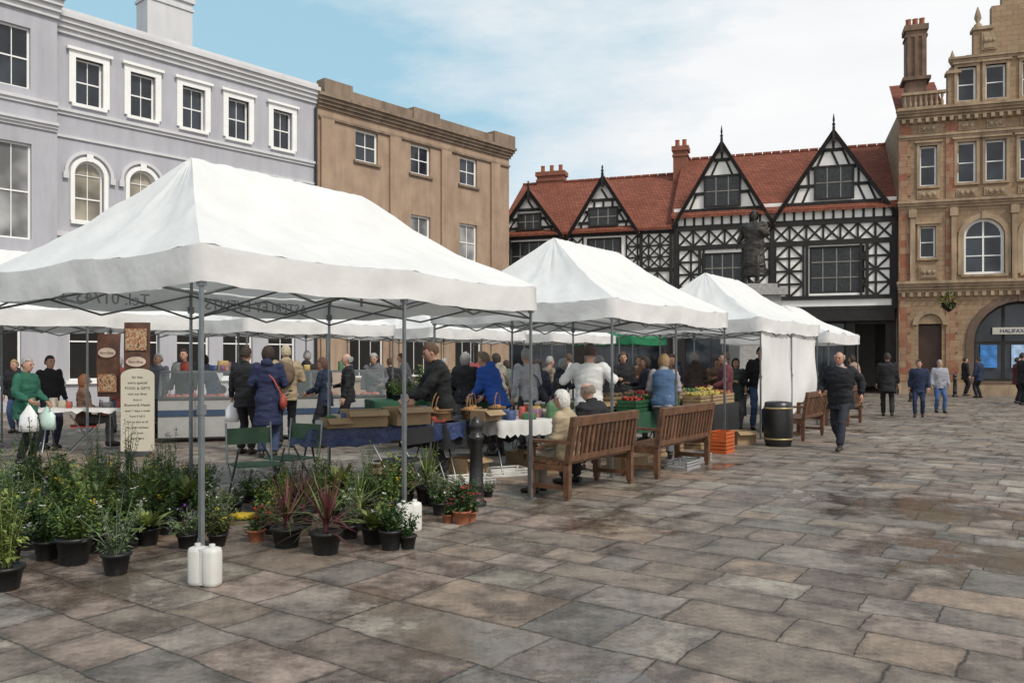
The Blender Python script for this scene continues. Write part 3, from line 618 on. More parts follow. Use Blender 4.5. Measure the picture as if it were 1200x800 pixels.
def person(label,loc,yaw,H=1.72,lean=0,hl=None,hr=None,fl=None,fr=None,ph=.93,sit=False,top=(.03,.03,.04),bot=(.03,.035,.06),shoe=(.02,.018,.016),hair='short',hc=(.05,.03,.02),fem=False,bulk=1.,hem=.12,headp=0,heady=0,low=False,skin=0,bare=False,statue=None,z=0,name='person',vest=None,skirt=False,collar=None,hood=False,pack=None,satchel=None):
    s=H/1.75; yw=rad(yaw)
    if not statue: o=thing(name,label,'person',(loc[0],loc[1],z),yw)
    else: o=statue
    if not statue: o.scale=(s,s,s)
    if sit: ph=.53; fl=fl or (-.12,.44,.08); fr=fr or (.12,.44,.08)
    P=V((0,0,ph)); T=Matrix.Rotation(-rad(lean),3,'X'); tp=lambda x,y,zz: P+T@V((x,y,zz))
    hl=V(hl) if hl else V((-.27,.08,ph-.03)) if not sit else V((-.14,.3,.62)); hr=V(hr) if hr else V((.27,.06,ph-.03)) if not sit else V((.14,.3,.62))
    fl=V(fl or (-.1,.02,.08)); fr=V(fr or (.1,-.02,.08))
    sw=.165 if fem else .185
    shl=tp(-sw,0,.5);shr=tp(sw,0,.5)
    el,wl=ik(shl,hl,.29,.25,V((-.5,-1,-.6))); er,wr=ik(shr,hr,.29,.25,V((.5,-1,-.6)))
    hpl=P+V((-.09,0,-.03));hpr=P+V((.09,0,-.03))
    kl,al=ik(hpl,fl,.435,.43,V((-.1,1,.35))); kr,ar=ik(hpr,fr,.435,.43,V((.1,1,.35)))
    HT=Matrix.Rotation(rad(heady),3,'Z')@Matrix.Rotation(-rad(lean*.6+headp),3,'X')
    nk=tp(0,0,.56); hcn=nk+Matrix.Rotation(-rad(lean*.8+headp*.5),3,'X')@V((0,.025,.135)); h=lambda x,y,zz: hcn+HT@V((x,y,zz))
    def torso(mb,g_,st,mi=0):
        vs=[];fs=[];n=16
        for (zz,rx,ry,oy) in st:
            for j in range(n):
                a=2*pi*j/n; c_,s_=math.cos(a),math.sin(a); e=.85
                vs.append(tp((rx+g_)*math.copysign(abs(c_)**e,c_),oy+(ry+g_)*math.copysign(abs(s_)**e,s_),zz))
        for i in range(len(st)-1):
            for j in range(n): j2=(j+1)%n; fs.append((i*n+j,i*n+j2,(i+1)*n+j2,(i+1)*n+j))
        mb.add(vs,fs+[tuple(range(n))[::-1],tuple(range((len(st)-1)*n,len(st)*n))],mi,True)
    if fem: st=[(-.1,.155,.115,-.01),(0,.165,.12,-.01),(.15,.125,.095,0),(.33,.145,.115,.01),(.45,.15,.1,0),(.52,.11,.075,0),(.56,.05,.05,0)]
    else: st=[(-.1,.15,.11,0),(0,.16,.115,0),(.15,.145,.105,.01),(.33,.17,.12,.005),(.45,.175,.11,0),(.52,.13,.08,0),(.56,.058,.055,0)]
    st=[(a,b_*bulk,c_*bulk,d) for a,b_,c_,d in st]
    ak=1+(bulk-1)*1.1
    def dirv(a,b_): return (b_-a).normalized()
    fd=V((0,1,0))
    v1=.02 if not low else .028
    b=MB(); torso(b,-.012,st); b.tube([tp(0,0,.5),nk+V((0,.005,.0)),hcn+V((0,-.01,-.06))],[.06,.052,.052],10)
    b.sph(hcn,(.074,.095,.115),14,0,HT.to_4x4()); b.sph(h(0,.03,-.062),(.052,.058,.055),10,0,HT.to_4x4())
    for sh,e,w in ((shl,el,wl),(shr,er,wr)): b.tube([sh,sh.lerp(e,.5),e,e.lerp(w,.35),w],[.05,.046,.038,.04,.026],8); b.sph(sh,.052,8)
    for hp_,k,a in ((hpl,kl,al),(hpr,kr,ar)): b.tube([hp_,hp_.lerp(k,.5),k,k.lerp(a,.35),a],[.085,.072,.05,.052,.034],10); b.tube([a-fd*.05+V((0,0,-.03)),a+fd*.05+V((0,0,-.035)),a+fd*.16+V((0,0,-.05))],[.036,.04,.028],8)
    ms=[SK[skin],M_eye,M_lip] if not statue else [M_bronze]*3
    me=remesh(b,.014 if not low else .02,ms,2)
    f=MB()
    f.sph(h(0,.098,-.012),(.013,.02,.024),8,0,HT.to_4x4()); f.sph(h(0,.088,-.058),(.022,.008,.006),8,2); 
    for sx in (-1,1):
        f.sph(h(sx*.03,.086,.014),(.012,.007,.007),8,1); f.sph(h(sx*.03,.086,.032),(.018,.007,.0045),6,1); f.sph(h(sx*.075,-.003,-.005),(.01,.02,.03),8,0,HT.to_4x4())
    for sx,e,w in ((-1,el,wl),(1,er,wr)):
        fv=dirv(e,w); lat=V((0,1,0)); lat=(lat-fv*lat.dot(fv))
        if lat.length<.1: lat=V((1,0,0))-fv*fv.x
        lat.normalize(); pn=fv.cross(lat)*sx
        if pn.dot(V((-sx,0,-.3)))<0: pn=-pn
        B=Matrix((lat,pn,fv)).transposed(); f.sph(w+fv*.045,(.04,.018,.055),10,0,B.to_4x4())
        for q,ln in ((-.03,.062),(-.01,.075),(.011,.08),(.03,.072)):
            p0=w+fv*.08+lat*q; p1=p0+fv*ln*.5+pn*.006; p2=p1+fv*ln*.3+pn*ln*.3; p3=p2+fv*ln*.08+pn*ln*.3; f.tube([p0,p1,p2,p3],[.0095,.009,.008,.006],5)
        p0=w+fv*.025+lat*.03; f.tube([p0,p0+lat*.022+fv*.025+pn*.01,p0+lat*.025+fv*.055+pn*.022],[.012,.011,.008],5)
    joinmesh(me,f,ms); ob('body',me,o)
    tm=mat('cloth_%.3f_%.3f_%.3f'%bot,bot,.85,.18,6,.35,60) if not statue else M_bronze
    top_m=M_bronze if statue else mat('cloth_%.3f_%.3f_%.3f'%top,top,.82,.18,6,.4,50)
    t=MB()
    if skirt: torso(t,.01,[(-.72,.25,.2,0),(-.3,.21,.17,0)]+st[:3])
    else:
        torso(t,.005,st[:3]+[(.2,st[2][1]*.8,st[2][2]*.8,0)])
        for hp_,k,a in ((hpl,kl,al),(hpr,kr,ar)): t.tube([hp_,hp_.lerp(k,.5),k,k.lerp(a,.4),a+(k-a).normalized()*.02],[.1,.088,.072,.07,.066],10)
    ob('skirt' if skirt else 'trousers',remesh(t,v1,[tm],3,.009),o)
    t=MB(); g_=.016; hs_=[]
    if hem>.1 and not sit: hs_=[(-hem,st[0][1]*1.08+hem*.05,st[0][2]*1.15+hem*.08,0)]
    torso(t,g_,hs_+(st if hem>0 else st[1:])[:-1]+[(.545,.07,.066,0)])
    for sh,e,w in ((shl,el,wl),(shr,er,wr)):
        t.sph(sh,.07,8)
        if bare: t.tube([sh,sh.lerp(e,.75)],[.066,.056],8)
        else: t.tube([sh,sh.lerp(e,.5),e,e.lerp(w,.5),e.lerp(w,.97)],[.07*ak,.064*ak,.057*ak,.052*ak,.046],8)
    if hem>.1: t.tube([nk+V((0,-.012,-.03)),nk+T@V((0,-.01,.03))],[.075,.07],12)
    if hood: t.sph(nk+T@V((0,-.085,-.0)),(.1,.06,.07),10)
    ob('jacket' if hem>.1 else 'shirt',remesh(t,v1,[top_m],2,.014 if hem>.1 else .009),o)
    if collar: t=MB(); t.tube([nk+V((0,.0,-.03)),nk+T@V((0,.0,.04))],[.072,.066],12); ob('collar',t.mesh([mat('collar_%.2f'%collar[0],collar,.8)]),o)
    if vest: 
        t=MB(); torso(t,.03,st[:-1]+[(.53,.1,.075,0)]); ob('waistcoat',remesh(t,v1,[mat('vest_%.2f_%.2f_%.2f'%vest,vest,.8)],2,.01),o)
    for i,a in enumerate((al,ar)):
        t=MB(); q=V((0,0,-.035)); t.tube([a-fd*.075+q,a+fd*.0+q,a+fd*.09+q+V((0,0,-.005)),a+fd*.18+q+V((0,0,-.015))],[.035,.045,.043,.026],10); t.sph(a,.044,8)
        ob('shoe',t.mesh([mat('shoe_%.2f_%.2f_%.2f'%shoe,shoe,.45) if not statue else M_bronze]),o)
    if hair!='none':
        t=MB(); n=24;k=16;vs=[];fs=[];ok=[]
        for i in range(k+1):
            p_=pi*i/k
            for j in range(n):
                th=2*pi*j/n; dx,dy,dz=math.sin(p_)*math.cos(th),math.sin(p_)*math.sin(th),math.cos(p_)
                long_=hair in('bob','long'); r_=1.0+(.1 if hair!='cap' else .02)*noi(dx*4+loc[0]*7,dy*4,dz*4)+(.05*noi(dx*11,dy*11,dz*5+loc[1]) if hair!='cap' else 0)
                rz_=.133 if dz>0 else (.2 if hair=='long' else .15 if hair=='bob' else .125)
                sxk=.09 if not long_ else .1; vs.append(h(dx*sxk*r_,dy*.11*r_-.012,dz*rz_*r_+.004))
                face=dy>.15 and dz<.42 and (dy>.42 or dz<.1)
                if hair in('short','cap'): bad=face or dz<-.42 or (abs(dx)>.5 and dz<-.0 and dy>-.2)
                elif hair=='bald': bad=face or dz<-.4 or dz>.45 or (abs(dx)>.5 and dz<-.05 and dy>-.2)
                else: bad=face or dz<-.93
                ok.append(not bad)
        for i in range(k):
            for j in range(n):
                q=(i*n+j,(i+1)*n+j,(i+1)*n+(j+1)%n,i*n+(j+1)%n)
                if all(ok[x] for x in q): fs.append(q)
        t.add(vs,fs,0,True)
        if hair=='cap': t.tube([h(0,.08,.05),h(0,.16,.035)],[.07,.05],10,fl=.12)
        ob('cap' if hair=='cap' else 'hair',t.mesh([mat('hair_%.2f_%.2f_%.2f'%hc,hc,.6,.35,60,.6,120) if not statue else M_bronze]),o)
    Mw=Matrix.Translation((loc[0],loc[1],z))@Matrix.Rotation(yw,4,'Z')@Matrix.Scale(s,4)
    def gear(nm,b,m_,lab,cat): b2=b.mesh([m_]); k_=ob(nm,b2,label=lab,cat=cat); k_.matrix_world=Mw; return k_
    if pack:
        b=MB(); b.sph(tp(0,-.19,.33),(.14,.09,.2),12); b.sph(tp(0,-.27,.26),(.1,.05,.11),10)
        for sx in (-.1,.1): b.tube([tp(sx,-.14,.45),tp(sx,-.05,.55),tp(sx,.1,.5),tp(sx,.14,.35)],.014,6)
        gear('backpack',b,mat('pack_%.2f'%pack[0],pack,.8),'backpack worn on the back of a shopper','bag')
    if satchel:
        b=MB(); b.sph(tp(.24,-.06,-.06),(.06,.15,.12),12); b.tube([tp(.24,-.1,.02),tp(.1,-.14,.3),tp(-.12,-.06,.53),tp(-.1,.1,.45),tp(.12,.16,.2),tp(.25,0,.03)],.012,6)
        gear('shoulder_bag',b,mat('satchel_%.2f'%satchel[0],satchel,.6),'leather shoulder bag worn across a shopper','bag')
    return Mw@wl,Mw@wr
st_=thing('statue','dark bronze statue of standing man on tall stone pedestal','statue',W(884,30))
q=MB(); q.box(-1.3,1.3,-1.3,1.3,0,.4); q.box(-.95,.95,-.95,.95,.4,1.1); q.box(-.75,.75,-.75,.75,1.1,3.9); q.box(-.9,.9,-.9,.9,3.9,4.15); q.box(-.65,.65,-.65,.65,4.15,4.32); part(q,'pedestal',M_granite,st_)
fg=ob('figure',None,st_,(0,0,4.3),rad(150)); fg.scale=(1.58,)*3
person('',(0,0),0,statue=fg,hl=(-.2,.22,1.25),hr=(.4,-.08,1.02),fl=(-.12,.15,.08),fr=(.14,-.08,.08),hem=.5,bulk=1.4,hair='bob',skirt=True)
blk=(.014,.014,.017); navy=(.016,.025,.06); jean=(.04,.075,.15); beige=(.33,.26,.17); grey=(.12,.12,.13); gh=(.32,.31,.3); bh=(.035,.022,.015); lh_=(.3,.2,.1); wh=(.6,.6,.58)
def bag(p,sz=1.,col=None,label='white plastic carrier bag held in a hand'):
    b=MB(); vs=[];fs=[];n=14
    for i,(zz,rx,ry) in enumerate(((-.42,.1,.05),(-.41,.14,.075),(-.3,.15,.085),(-.18,.13,.06),(-.09,.07,.025),(-.02,.02,.012))):
        for j in range(n): a=2*pi*j/n; k=1+.28*noi(i*.9+p[0],j*1.1,p[1]); vs.append((math.cos(a)*rx*k*sz,math.sin(a)*ry*k*sz,zz*sz))
    for i in range(5):
        for j in range(n): j2=(j+1)%n; fs.append((i*n+j,i*n+j2,(i+1)*n+j2,(i+1)*n+j))
    b.add(vs,fs+[tuple(range(n))[::-1]],0,True); b.tube([(-.02*sz,0,-.05),(-.01,0,0),(.02*sz,0,-.05)],.008,5)
    ob('carrier_bag',b.mesh([col or mat('white_polythene',(.7,.71,.71),.4,.08)]),loc=(p[0],p[1],p[2]-.05),label=label,cat='bag',group='carrier bags held by shoppers')
l,r_=person('grey haired woman in green jacket holding two carrier bags',W(30,12.4),-100,1.62,top=(.02,.11,.07),bot=blk,hair='short',hc=gh,fem=True,hem=.2,bulk=1.12,hl=(-.22,.22,1.0),hr=(.22,.25,1.05),headp=10)
bag(l,.9,mat('green_white_bag',(.5,.66,.6),.4)); bag(r_,1.)
person('dark haired person in black coat behind the table',W(58,14.5),-120,1.65,top=blk,low=True,hc=bh)
person('auburn haired woman seated in patterned brown jacket',W(98,14.2),-60,1.65,sit=True,top=(.16,.09,.06),bot=grey,hair='bob',hc=(.25,.1,.04),fem=True,z=.05)
person('man in grey suit behind the display counter',W(186,16.5),160,1.7,top=(.12,.13,.16),hc=gh,low=True,collar=(.6,.6,.6))
person('stallholder in dark fleece serving at the counter',W(216,17),175,1.8,top=blk,hc=bh,low=True)
l,r_=person('man in black jacket with his back turned holding bag',W(288,13.6),-12,1.8,top=blk,bot=blk,hc=bh,bulk=1.12,hem=.16,hl=(-.3,.08,.86)); bag(l,.85)
person('dark haired woman in long navy coat with her back turned',W(314,13.1),10,1.8,top=(.017,.024,.065),bot=(.03,.05,.1),hc=bh,fem=True,hair='bob',hem=.42,bulk=1.12,hr=(.2,.22,1.12),hl=(-.2,.22,1.1),satchel=(.35,.06,.04),hood=True)
person('shopper in beige hooded jacket and pale cap with backpack',W(335,14.6),20,1.84,top=beige,bot=blk,hair='cap',hc=(.45,.38,.27),bulk=1.15,hr=(.2,.25,1.2),hood=True,pack=(.12,.08,.05))
person('woman in navy top and spectacles reading at the stall',W(381,14.6),75,1.62,top=(.012,.02,.045),bot=(.02,.022,.03),hair='bob',hc=(.1,.05,.03),fem=True,hl=(-.16,.3,1.05),hr=(.14,.3,1.05),headp=20,collar=(.5,.5,.5))
person('balding man in dark jumper standing by the counter',W(408,15.2),100,1.7,top=blk,bot=blk,hair='bald',hc=gh,hr=(.15,.3,1.1))
person('stallholder in black fleece leaning over bread baskets',W(520,11.),112,1.84,lean=12,top=(.012,.013,.014),bot=(.02,.02,.025),hc=(.1,.055,.03),hl=(-.2,.45,1.0),hr=(.2,.42,1.02),headp=18,bulk=1.12)
person('man in bright blue waterproof jacket bending over the stall',W(583,13.4),60,1.76,lean=22,top=(.02,.08,.36),bot=(.03,.03,.04),hc=(.2,.15,.1),hl=(-.2,.4,.95),hr=(.2,.4,.95),bulk=1.18,hem=.18,hood=True)
person('man in pale grey shirt standing at the stall',W(620,14.3),30,1.78,top=(.44,.44,.46),bot=(.05,.05,.06),hc=gh,hem=.05,lean=8,hr=(.2,.3,1.05),satchel=(.05,.05,.06))
person('man in white shirt with his back turned raising his arms',W(690,11.6),-15,1.82,lean=8,top=wh,bot=(.03,.035,.05),hc=(.06,.04,.03),hem=.05,bulk=1.15,hl=(-.3,.22,1.3),hr=(.32,.2,1.28))
person('woman in blue waistcoat and blond hair bending at crates',W(778,13.),-10,1.7,lean=16,top=(.3,.3,.32),vest=(.06,.12,.22),bot=grey,hair='bob',hc=lh_,fem=True,hl=(-.2,.35,1.0),hr=(.2,.35,1.0),bulk=1.15)
bp=V(B1)
def onb(t_,s_): p=bp+d_*t_+n_*s_; return (p.x,p.y)
person('white haired woman in beige coat seated on the bench',onb(.42,.27),math.degrees(DA)+8,1.6,sit=True,top=(.36,.29,.19),bot=(.2,.17,.13),hair='bob',hc=(.62,.6,.55),fem=True,bulk=1.25,lean=6,headp=8)
person('grey haired man in black coat seated on the bench',onb(1.1,.27),math.degrees(DA)-10,1.72,sit=True,top=blk,bot=blk,hair='bald',hc=(.2,.16,.13),bulk=1.22,lean=10,headp=15)
person('white haired man in dark jacket striding across the paving',W(985,14.2),142,1.76,ph=.9,lean=3,top=(.011,.012,.016),bot=(.022,.026,.036),hair='bald',hc=(.5,.5,.5),fl=(-.09,.36,.1),fr=(.1,-.36,.14),hl=(-.32,-.12,.97),hr=(.28,.2,1.02),bulk=1.3,hem=.18,skin=1,collar=(.4,.4,.42),headp=6)
person('man in black coat walking away',W(1040,22.4),-20,1.75,top=blk,bot=blk,hc=bh,hem=.25,bulk=1.15,low=True,fl=(-.09,.15,.08),fr=(.1,-.15,.1))
person('person in dark navy coat walking on the square',W(1077,22.2),150,1.56,top=navy,bot=navy,hc=bh,hem=.2,bulk=1.2,low=True,fr=(.1,.2,.08),satchel=(.1,.06,.04))
person('person in light jacket and blue jeans',W(1101,24),170,1.56,top=(.3,.3,.34),bot=(.05,.1,.22),hc=gh,bulk=1.15,low=True,fl=(-.1,.15,.08))
for i,(px,D,t_) in enumerate(((1131,35,blk),(1147,33,navy),(1192,29,(.1,.02,.02)),(1198,28,blk))): person('pedestrian in dark clothes near the bank',W(px,D),R.uniform(0,360),R.uniform(1.6,1.8),top=t_,bot=blk,hc=bh,low=True,bulk=1.1,hem=.2)
cw=[(440,18,grey),(462,20,blk),(545,14.5,blk),(563,18,(.25,.05,.05)),(600,19,(.1,.12,.1)),(640,18.2,(.2,.16,.12)),(655,15.5,(.03,.03,.04)),(670,20,(.4,.4,.4)),(730,17,blk),(748,19.5,(.2,.1,.05)),(816,18.5,(.06,.04,.04)),(838,19.5,(.22,.15,.1)),(862,18.2,(.05,.08,.07)),(888,18,blk),(757,15.7,(.02,.02,.03)),(800,21,navy),(140,17.5,(.2,.05,.04)),(20,17.5,blk),(520,20,(.02,.05,.04)),(480,22.,(.2,.2,.22)),(1006,26.,(.3,.2,.15)),(712,15.2,(.05,.05,.06)),(585,17,(.26,.24,.2)),(850,16.2,(.12,.03,.04)),(250,18.5,(.1,.12,.2)),(360,18,(.02,.02,.02)),(630,16.4,(.03,.03,.05)),(780,17.5,(.08,.06,.05)),(700,18.5,(.15,.16,.18))]
for i,(px,D,t_) in enumerate(cw):
    fe=i%2==0; person('shopper browsing the market stalls in everyday clothes',W(px,D),R.choice([0,40,90,180,200,300]),R.uniform(1.58,1.78) if i!=13 else 1.9,top=t_,bot=R.choice([blk,jean,grey]),hair='bob' if fe else 'short',hc=R.choice([bh,bh,(.09,.05,.03),gh,lh_]),fem=fe,low=True,lean=R.choice([0,8,18]),hl=R.choice([None,(-.2,.3,1.05)]),hr=R.choice([None,(.15,.35,1.2)]),bulk=R.uniform(1.05,1.25),hem=R.choice([.12,.2,.35]),satchel=R.choice([None,(.1,.05,.03)]),hood=R.random()<.3)
# ---------------- plants ----------------
def leafm(n,c,var=.3): return mat('foliage_'+n,c,.5,var,5,0,30,island=.6)
FG=leafm('green',(.10,.175,.04)); FD=leafm('dark_green',(.05,.105,.03)); FY=leafm('yellow_green',(.22,.27,.07)); FR=leafm('dark_red',(.13,.035,.04)); FS=leafm('silver_green',(.17,.22,.13)); FO=leafm('olive_green',(.11,.13,.04))
FL={'yellow':leafm('yellow_flower',(.7,.5,.03)),'purple':leafm('purple_flower',(.25,.08,.36)),'white':leafm('white_flower',(.75,.75,.7)),'red':leafm('red_flower',(.5,.03,.03))}
def leaf(mb,b,d,l,w,mi=0,droop=.25):
    d=d.normalized(); sd=d.cross(V((0,0,1))); sd=sd.normalized() if sd.length>.05 else V((1,0,0)); up=sd.cross(d); m_=b+d*l*.45+up*l*.06; t=b+d*l+V((0,0,-droop*l))
    mb.add([b,m_+sd*w/2,t,m_-sd*w/2],[(0,1,2),(0,2,3)],mi)
def blade(mb,b,d,l,w,mi=0,droop=.6):
    d=d.normalized(); sd=d.cross(V((0,0,1))); sd=sd.normalized() if sd.length>.05 else V((1,0,0)); vs=[]; 
    for i in range(6): t=i/5; p=b+d*l*t+V((0,0,-droop*l*t*t*.6)); ww=w*(.5+1.2*t if t<.4 else 1.0-(t-.4)/.6*.97)/2; vs+=[p-sd*ww,p+sd*ww]
    mb.add(vs,[(2*i,2*i+1,2*i+3,2*i+2) for i in range(5)],mi,True)
def mkplant(kind,h,r,fm,fl=None,pot=.11,potm=None,seed=0,label='',n=260,f2=None,fp=.25):
    rr=random.Random(seed); o=thing('potted_plant',label,'plant',(0,0,-50),0,'potted plants for sale'); ph=pot*1.5
    p=MB(); p.lathe([(pot*.72,0),(pot*.95,ph*.85),(pot*1.06,ph*.86),(pot*1.06,ph),(pot*.95,ph),(pot*.9,ph*.93)],n=16); po=part(p,'pot',potm or M_pot,o)
    s=MB(); s.lathe([(pot*.93,ph*.86),(.001,ph*.9)],n=12); ob('soil',s.mesh([M_soil]),po)
    f=MB(); b0=V((0,0,ph*.9))
    if kind=='spiky':
        for i in range(n):
            a=rr.uniform(0,2*pi); e=rr.uniform(.15,1.45); d=V((math.cos(a)*math.cos(e),math.sin(a)*math.cos(e),math.sin(e))); blade(f,b0+V((0,0,rr.uniform(0,.12))),d,h*rr.uniform(.5,1.1),.02,2 if rr.random()<.35 else 0,rr.uniform(.1,.9)*math.cos(e)*1.3)
        f.tube([b0,b0+V((0,0,.15))],.02,6)
    elif kind=='broad':
        for i in range(n):
            a=rr.uniform(0,2*pi); e=rr.uniform(.4,1.45); d=V((math.cos(a)*math.cos(e),math.sin(a)*math.cos(e),math.sin(e))); blade(f,b0,d,h*rr.uniform(.5,1),.09,0,.5)
    else:
        ns=int(8+r*45)
        for i in range(ns):
            a=rr.uniform(0,2*pi); q=rr.uniform(.1,1.15)*r; tip=b0+V((math.cos(a)*q,math.sin(a)*q,h*rr.uniform(.4,1.2)*(1-.3*(q/r)**2))); st=b0+V((math.cos(a)*pot*.4*rr.random(),math.sin(a)*pot*.4*rr.random(),0))
            f.tube([st,st.lerp(tip,.5)+V((0,0,.03)),tip],[.005,.004,.002],4,0)
            for j in range(int(n/ns)):
                t=rr.uniform(.12 if kind!='tall' else .1,1); p_=st.lerp(tip,t); aa=rr.uniform(0,2*pi); e=rr.uniform(-.2,1.1); d=V((math.cos(aa)*math.cos(e),math.sin(aa)*math.cos(e),math.sin(e))); ll=rr.uniform(.03,.065)*(1 if kind!='big' else 1.8)*(1.25-.5*t)
                p_+=V((rr.gauss(0,.016),rr.gauss(0,.016),rr.gauss(0,.012))); leaf(f,p_,d,ll,ll*.5,2 if rr.random()<.25 else 0)
            if fl and rr.random()<fp:
                for k in range(4): leaf(f,tip+V((rr.gauss(0,.01),rr.gauss(0,.01),rr.uniform(0,.02))),V((rr.gauss(0,1),rr.gauss(0,1),.4)),.03,.025,1)
    part(f,'foliage',[fm,FL.get(fl,fm),f2 or FO],o); return o
T_={}
T_['a']=mkplant('bush',.38,.2,FG,None,.12,seed=1,label='leafy green shrub in black plastic pot',n=480,f2=FY)
T_['b']=mkplant('bush',.32,.17,FD,'white',.1,seed=2,label='dark green plant with small white flowers in pot',n=420,f2=FG)
T_['c']=mkplant('tall',.66,.13,FY,None,.1,seed=3,label='tall yellow green shrub in black pot',n=480,f2=FG)
T_['d']=mkplant('bush',.3,.2,FS,'purple',.1,seed=4,label='silver leaved plant with purple flowers in pot',n=420,f2=FG,fp=.3)
T_['e']=mkplant('big',.42,.24,FG,'yellow',.13,seed=5,label='broad leafed green plant with yellow flowers in pot',n=300,f2=FY,fp=.3)
T_['s']=mkplant('spiky',.56,.3,FR,None,.12,seed=6,label='spiky dark red cordyline in black pot',n=58,f2=FO)
T_['g']=mkplant('spiky',.48,.3,FY,None,.12,seed=7,label='spiky variegated green plant in black pot',n=60,f2=FG)
T_['h']=mkplant('broad',.45,.3,FY,None,.12,seed=8,label='hosta with broad pale green leaves in pot',n=34)
T_['t']=mkplant('tall',.9,.2,FG,'purple',.14,seed=9,label='tall leafy perennial in large black pot',n=650,f2=FD,fp=.2)
T_['r']=mkplant('bush',.14,.1,FD,'red',.06,M_terra,seed=10,label='small red flowering plant in terracotta pot',n=130,fp=.5)
T_['o']=mkplant('bush',.3,.18,FO,'yellow',.09,seed=11,label='olive leaved bushy plant with yellow flowers in pot',n=420,f2=FY,fp=.2)
T_['w']=mkplant('tall',.5,.22,FS,'white',.11,seed=12,label='airy plant with small white flowers in pot',n=380,f2=FG,fp=.3)
def pl(k,x,y,sc=1.,z=0): dup(T_[k],(x,y,z),R.uniform(0,6.28),(sc,sc,sc*R.uniform(.85,1.15)))
PL=[('c',6,690,1.2),('t',5,664,.9),('a',87,660,1.1),('b',55,655,1.),('w',136,672,.95),('a',118,646,.95),('b',32,643,1.05),('h',60,628,1.),('c',100,625,.9),('a',150,628,1.05),('e',190,618,1.1),('t',203,612,.75),('d',232,628,.8),('o',255,622,.9),('a',12,622,1.),('e',75,612,.9),('g',165,606,.9),('h',225,604,1.),('t',40,602,.8),('c',130,598,1.1),
('s',336,640,1.1),('s',382,648,1.1),('h',438,636,.95),('b',458,643,1.0),('g',420,620,.9),('b',478,642,.75),('r',300,634,1.3),('s',355,618,.9),('a',400,612,.9),('t',372,600,.7),('c',330,605,.8),('e',310,612,.6),('h',398,592,1.),('t',430,598,.7),('a',455,606,1.),('e',470,592,1.),('g',500,590,1.),('b',515,603,.8),('r',541,613,1.5),('r',551,610,1.1),('a',534,598,.8),('r',525,612,1.),('b',548,600,.8),('d',572,582,.6),('c',505,575,.9),('a',290,588,.7),('d',275,602,.8),('o',318,625,.8),('w',410,630,.8),('o',445,622,.8)]
for k,px,py,sc in PL: x,y=WG(px,py); pl(k,x,y,sc)
for j,py in enumerate((640,622,609,597,587,578,570)):
    for i in range(8):
        px=-8+i*37+(j%2)*18+R.uniform(-10,10)
        if px>262 or (py>645 and px>150): continue
        x,y=WG(px,py+R.uniform(-4,4)); pl(R.choice('abdeoowwcceghb' if j<3 else 'abdeowwcctteohg'),x,y,R.uniform(.65,1.05))
for i in range(18):
    x,y=WG(R.uniform(300,520),R.uniform(572,600)); pl(R.choice('abdeowch'),x,y,R.uniform(.6,.8))
for i in range(32):
    px=R.uniform(430,600); D=R.uniform(14.8,16.2); x,y=W(px,D); pl(R.choice('abderwoc'),x,y,R.uniform(.7,1.1),.8)
# ---------------- tables and goods ----------------
def table(loc,L,Wd,rz,clothm,label,drop=.2,h=.75,shelf=None):
    o=thing('trestle_table',label,'table',loc,rz,'trestle tables of the stalls'); t=MB(); t.box(0,L,0,Wd,h-.03,h); part(t,'table_top',M_wood,o)
    for x in (.1,L-.1):
        l=MB(); l.tube([(x,.06,0),(x,Wd*.5,h-.032),(x,Wd-.06,0)],.014,6); part(l,'leg',M_steel,o)
    if clothm:
        c=MB(); vs=[];fs=[]
        per=[(L*i/20,0) for i in range(20)]+[(L,Wd*i/10) for i in range(10)]+[(L-L*i/20,Wd) for i in range(20)]+[(0,Wd-Wd*i/10) for i in range(10)]
        for zz,ex in ((h+.006,.004),(h-.03,.015),(h-drop*.6,.02),(h-drop,.03)):
            for j,(x,y) in enumerate(per):
                dx=-1 if x<=0 else 1 if x>=L else 0; dy=-1 if y<=0 else 1 if y>=Wd else 0; k=ex+(.03*math.sin(j*1.9+loc[0]) if zz<h-.05 else 0)
                vs.append((x+dx*k,y+dy*k,zz+(R.uniform(-.03,.03) if zz<=h-drop else 0)))
        for i in range(3):
            for j in range(60): j2=(j+1)%60; fs.append((i*60+j,(i+1)*60+j,(i+1)*60+j2,i*60+j2))
        c.add(vs,fs,0,True); c.add([vs[j] for j in range(60)],[tuple(range(60))]); part(c,'tablecloth',clothm,o)
    return o
M_blu=mat('blue_plastic_sheet',(.025,.04,.11),.4,.5,6,.8,12); M_wc=mat('white_tablecloth',(.58,.58,.56),.8,.1); M_bc=mat('black_tablecloth',(.02,.02,.022),.85); M_gc=mat('green_cloth',(.02,.075,.04),.85)
table(W(40,13.6),1.5,.7,rad(10),M_wc,'table with white top beside shoppers',.06)
table((-2.35,9.6),2.1,.8,rad(35),M_blu,'table under crumpled blue plastic sheet with baskets',.2)
table(W(520,10.6),1.7,.75,DA,M_bc,'table with black cloth and bread baskets',.35)
table(W(585,10.9),1.1,.7,rad(30),M_wc,'small table with white cloth',.2)
table(W(640,12.6),2.2,.8,DA,M_wc,'table with white cloth and jars of preserve',.3)
table(L2(8.,.5),1.9,.8,DA,M_gc,'table with green cloth and vegetable crates',.3); table(L2(10.1,.3),1.9,.8,DA,M_bc,'table loaded with vegetable crates',.5)
table(W(440,15.),2.6,1.1,rad(20),M_gc,'table crowded with potted plants',.5,.8); table(W(835,17.5),2.2,.8,DA,M_bc,'table loaded with boxes of produce',.5)
